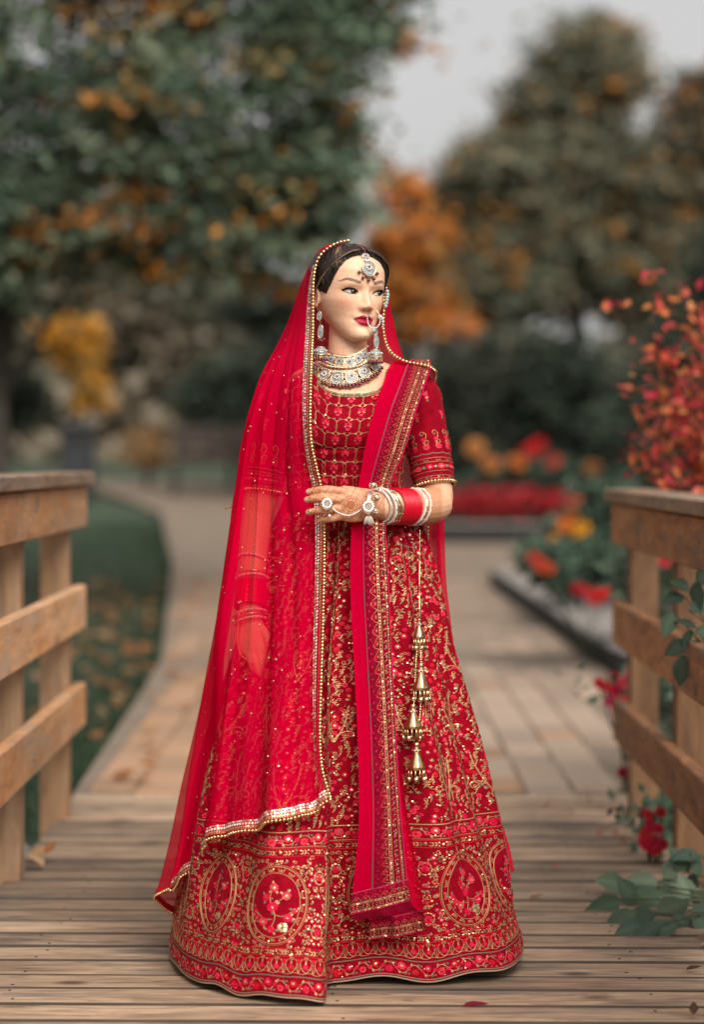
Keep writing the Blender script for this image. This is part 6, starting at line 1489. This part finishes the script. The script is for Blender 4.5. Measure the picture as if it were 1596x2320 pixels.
# bangles on the left forearm
FL = crm(WL(FORE_L), 200); FT = unit(np.gradient(FL, axis=0))
def at_fore(xv):
    xs_ = 798 + FL[:, 0] * 1000 * D0 / (D0 + FL[:, 1]); k_ = int(np.argmin(np.abs(xs_ - xv))); return FL[k_], FT[k_]
def ringtube(acc, c, t, r, tr_, m=0, n=44, seg=6, ry=None):
    u1 = unit(np.cross(t, [0, 1, 0])); u2 = np.cross(t, u1); a_ = np.arange(n + 2) / n * 6.2832; acc.tube(c + (r * np.cos(a_))[:, None] * u1 + ((ry or r) * np.sin(a_))[:, None] * u2, tr_, seg, caps=False, m=m)
BM = [M['churi'], M['ivory'], M['bead'], M['crystal'], M['ruby'], M['rosegold']]
def stack(p0, p1, r, n, name, m, parent=person):
    b = Acc(); t = unit(p1 - p0)
    for q in range(n): ringtube(b, p0 + (p1 - p0) * (q + .5) / n, t, r * (1 + .01 * math.sin(q * 2.1)), np.linalg.norm(p1 - p0) / n * .56, m=m)
    return b.obj(name, BM, parent)
def studded(c, t, r, name, m_base, wdt=.003, n=26, col=(3, 4)):
    b = Acc(); ringtube(b, c, t, r, wdt, m=m_base); u1 = unit(np.cross(t, [0, 1, 0])); u2 = np.cross(t, u1)
    for q in range(n): a2 = q / n * 6.283; b.ball(c + (r + wdt * .9) * (math.cos(a2) * u1 + math.sin(a2) * u2), wdt * .5, 5, 4, m=col[q % len(col)])
    return b.obj(name, BM, person)
pA, tA = at_fore(929); pB, _ = at_fore(888); stack(pB, pA, .0385, 12, 'bangle_stack', 0)
tw = unit(tA + np.array([0, 0, .12]))
for xv, r_, mb_, wd_ in ((934, .0405, 1, .003), (940, .0385, 5, .0024), (946, .0405, 1, .0028)): c, t = at_fore(xv); studded(c, tw, r_, 'bangle', mb_, wd_)
tw2 = unit(tA + np.array([0, .05, -.20]))
for xv, r_, mb_, wd_ in ((883, .0385, 2, .0024), (877, .0375, 5, .003), (869, .039, 1, .0036), (859, .037, 3, .0026)): c, t = at_fore(xv); studded(c, tw2, r_, 'bangle', mb_, wd_)
# hanging gold balls on the kada, flower bracelet, chain and ring
b = Acc()
for xv, yv, r_ in ((846, 1100, 8), (853, 1127, 8), (862, 1110, 5), (851, 1158, 5)): 
    c = J(xv, yv, -236); b.ball(c, r_ / 1000, 10, 8, m=2)
    for q in range(14): d = unit(R.normal(size=3)); b.ball(c + d * r_ / 1000, .0015, 5, 3, m=3)
b.obj('bracelet_charms', BM, person)
def flower_brooch(c, r, n, name):
    b = Acc(); 
    for q in range(n): a2 = q / n * 6.283; b.ball(c + np.array([r * .66 * math.cos(a2), -.001, r * .66 * math.sin(a2)]), (r * .27, r * .14, r * .27), 7, 5, m=3)
    a3 = np.arange(26) / 24 * 6.2832
    for f in (.38, .98): b.tube(c + np.stack([r * f * np.cos(a3), 0 * a3, r * f * np.sin(a3)], -1), r * .06, 4, caps=False, m=5)
    for q in range(10): a2 = q / 10 * 6.283; b.ball(c + np.array([r * .25 * math.cos(a2), -.003, r * .25 * math.sin(a2)]), r * .09, 5, 4, m=3)
    b.ball(c + [0, -.003, 0], r * .12, 6, 4, m=5); return b.obj(name, BM, person)
flower_brooch(J(835, 1148, -240), .0150, 13, 'bracelet'); flower_brooch(J(741, 1141, -241), .0135, 12, 'ring')
b = Acc(); ch = crm([(749, 1147), (758, 1156), (772, 1164), (790, 1168), (806, 1163), (824, 1150)], 60)
for x, y in resample(ch, 20): b.ball(J(x, y, interp(x, [750, 790, 824], [-233, -230, -230])), .0024, 7, 5, m=3); 
b.tube(np.array([J(x, y + 1.5, interp(x, [750, 790, 824], [-232, -229, -229])) for x, y in ch]), .0011, 5, m=5); b.obj('hand_chain', BM, person)
b = Acc()
for s in (-2.5, 0, 2.5): b.tube(np.array([J(840 + s, 1112, -215), J(836 + s, 1132, -233), J(835 + s, 1140, -237)]), .0022, 6, m=3)
for s in range(-3, 4):
    for q in range(3): b.tube(np.array([J(836, 1165, -233), J(836 + s * 2.4, 1174, -236), J(836 + s * 3.8 + q, 1188 + R.normal(0, 1.5), -234)]), .0010, 4, m=1)
b.ball(J(836, 1165, -235), .005, 8, 6, m=2); b.obj('bracelet_tassel', BM, person)
b = Acc()
for yv in (1152, 1170): pass
ringtube(b, J(745, 1155, -222), np.array([1, .1, .0]), .0105, .0011, m=5); b.ball(J(747, 1169, -233), .0042, 7, 5, m=3); ringtube(b, J(703, 1160, -212), np.array([1, .1, .1]), .0085, .0018, m=5); b.obj('finger_rings', BM, person)
# bangles on the right forearm under the veil
FRp = crm(WL(FORE_R), 200); FRt = unit(np.gradient(FRp, axis=0))
def at_r(yv): zz_ = 2170 - FRp[:, 2] * 1000; k_ = int(np.argmin(np.abs(zz_ - yv))); return FRp[k_], FRt[k_]
def ring_r(yv, r, name, mb_, wd_, tilt): 
    c, t = at_r(yv); t = unit(t + np.array([tilt, 0, 0])); b = Acc(); u1 = unit(np.cross(t, [0, 1, 0])); u2 = np.cross(t, u1); ringtube(b, c, t, r, wd_, m=mb_)
    for q in range(20): a2 = q / 20 * 6.283; b.ball(c + (r + wd_ * .9) * (math.cos(a2) * u1 + math.sin(a2) * u2), wd_ * .5, 5, 4, m=3 if q % 2 else 4)
    b.obj(name, BM, person)
ring_r(1267, .0345, 'bangle', 1, .0026, -.16); ring_r(1301, .0350, 'bangle', 5, .0022, .04); ring_r(1308, .0355, 'bangle', 1, .003, .06)
c0, _ = at_r(1316); c1, _ = at_r(1370); stack(c0, c1, .0355, 14, 'bangle_stack', 0)
for yv, mb_ in ((1384, 1), (1392, 5), (1400, 1)): ring_r(yv, .0345, 'bangle', mb_, .0028, .14)
b = Acc(); ch = crm([(541, 1412), (538, 1440), (541, 1470), (548, 1487), (562, 1496), (574, 1502)], 50)
for x, y in resample(ch, 20): b.ball(J(x, y, interp(y, [1412, 1500], [-132, -164])), .0028, 6, 4, m=2)
b.obj('hand_chain', BM, person)

# tassels on cords at her left hip
tas = bpy.data.objects.new('waist_tassels', None); link(tas, person)
def tassel(xv, yv, w_, h_, coins, topped=True):
    fy = float(front_y((xv - 798) / 1000 * .95, (2170 - yv) / 1000 , .02)[0]) * 1000 - 26; k_ = 0
    sc4 = 1.0; c = W(xv, yv, fy); ox, oz = (D0 + fy / 1000) / D0, 1
    b = Acc(); a_ = np.arange(24) / 24 * 6.2832; hw_, hh = w_ / 2000, h_ / 1000
    prof = [(.15, 1.0), (.30, .98), (.34, .90), (.30, .86), (.36, .80), (.40, .62), (.62, .36), (.95, .12), (1.0, .0), (.93, -.02), (.6, .02)]
    b.grid(np.stack([c + np.stack([hw_ * r_ * np.cos(a_) * (1 + .06 * (z_ < .5) * np.cos(a_ * 9)), hw_ * r_ * np.sin(a_) * (1 + .06 * (z_ < .5) * np.cos(a_ * 9)), 0 * a_ + (z_ - .5) * hh], -1) for r_, z_ in prof]), closed_u=True, m=2)
    for q in range(12): a2 = q / 12 * 6.283; b.ball(c + np.array([hw_ * .4 * math.cos(a2), hw_ * .4 * math.sin(a2), hh * .2]), .0022, 5, 4, m=4 if q % 2 else 3)
    for q in range(11):
        a2 = q / 11 * 6.283; p0 = c + np.array([hw_ * .9 * math.cos(a2), hw_ * .9 * math.sin(a2), -.5 * hh]); b.tube(np.array([p0, p0 - [0, 0, .008], p0 - [0, 0, .015]]), [.0012, .0018, .0032], 6, m=2)
    o = b.obj('tassel', BM, tas)
    for q in range(coins):
        a2 = q / coins * 6.283 + .4; p0 = c + np.array([hw_ * 1.0 * math.cos(a2), hw_ * .8 * math.sin(a2) - .004, -.5 * hh - .021]); b = Acc(); aa = np.arange(16) / 16 * 6.2832; yw = R.normal(0, .35)
        ux = np.array([math.cos(yw), math.sin(yw), 0]); rg_ = lambda r_, d_: p0 + r_ * (np.cos(aa)[:, None] * ux + np.sin(aa)[:, None] * np.array([0, 0, 1.0])) + np.array([ux[1], -ux[0], 0]) * d_
        b.grid(np.stack([rg_(.0001, .0005), rg_(.0062, .0005), rg_(.0062, -.0005), rg_(.0001, -.0005)]), closed_u=True, m=5); b.obj('coin', BM, o)
    return c
tassel(950, 1423, 26, 44, 5); tassel(954, 1532, 36, 58, 6); tassel(936, 1622, 38, 52, 5); tassel(944, 1712, 38, 58, 6)
b = Acc()
def cord(pts, rad, beads=0):
    P_ = crm(np.array(pts, float), 60); fy = np.minimum.accumulate(front_y((P_[:, 0] - 798) / 1000 * .95, (2170 - P_[:, 1]) / 1000, .02)) * 1000 - 22; Pw = W(P_[:, 0], P_[:, 1], fy); b.tube(Pw, rad, 5, m=2)
    if beads: b.balls(resample(Pw, beads), .0026, 6, 4, m=2)
cord([(952, 1200), (951, 1290), (951, 1400)], .0011); cord([(952, 1450), (955, 1505)], .0016, 12); cord([(947, 1450), (943, 1500), (938, 1595)], .0013, 26); cord([(955, 1555), (952, 1620), (946, 1690)], .0013, 24)
b.tube(np.array([W(951, y, float(front_y(.15, .7)[0]) * 1000 - 30) for y in np.linspace(1375, 1402, 6)]), [.002, .003, .0022, .0036, .003, .004], 8, m=2)
b.obj('cord', BM, tas)
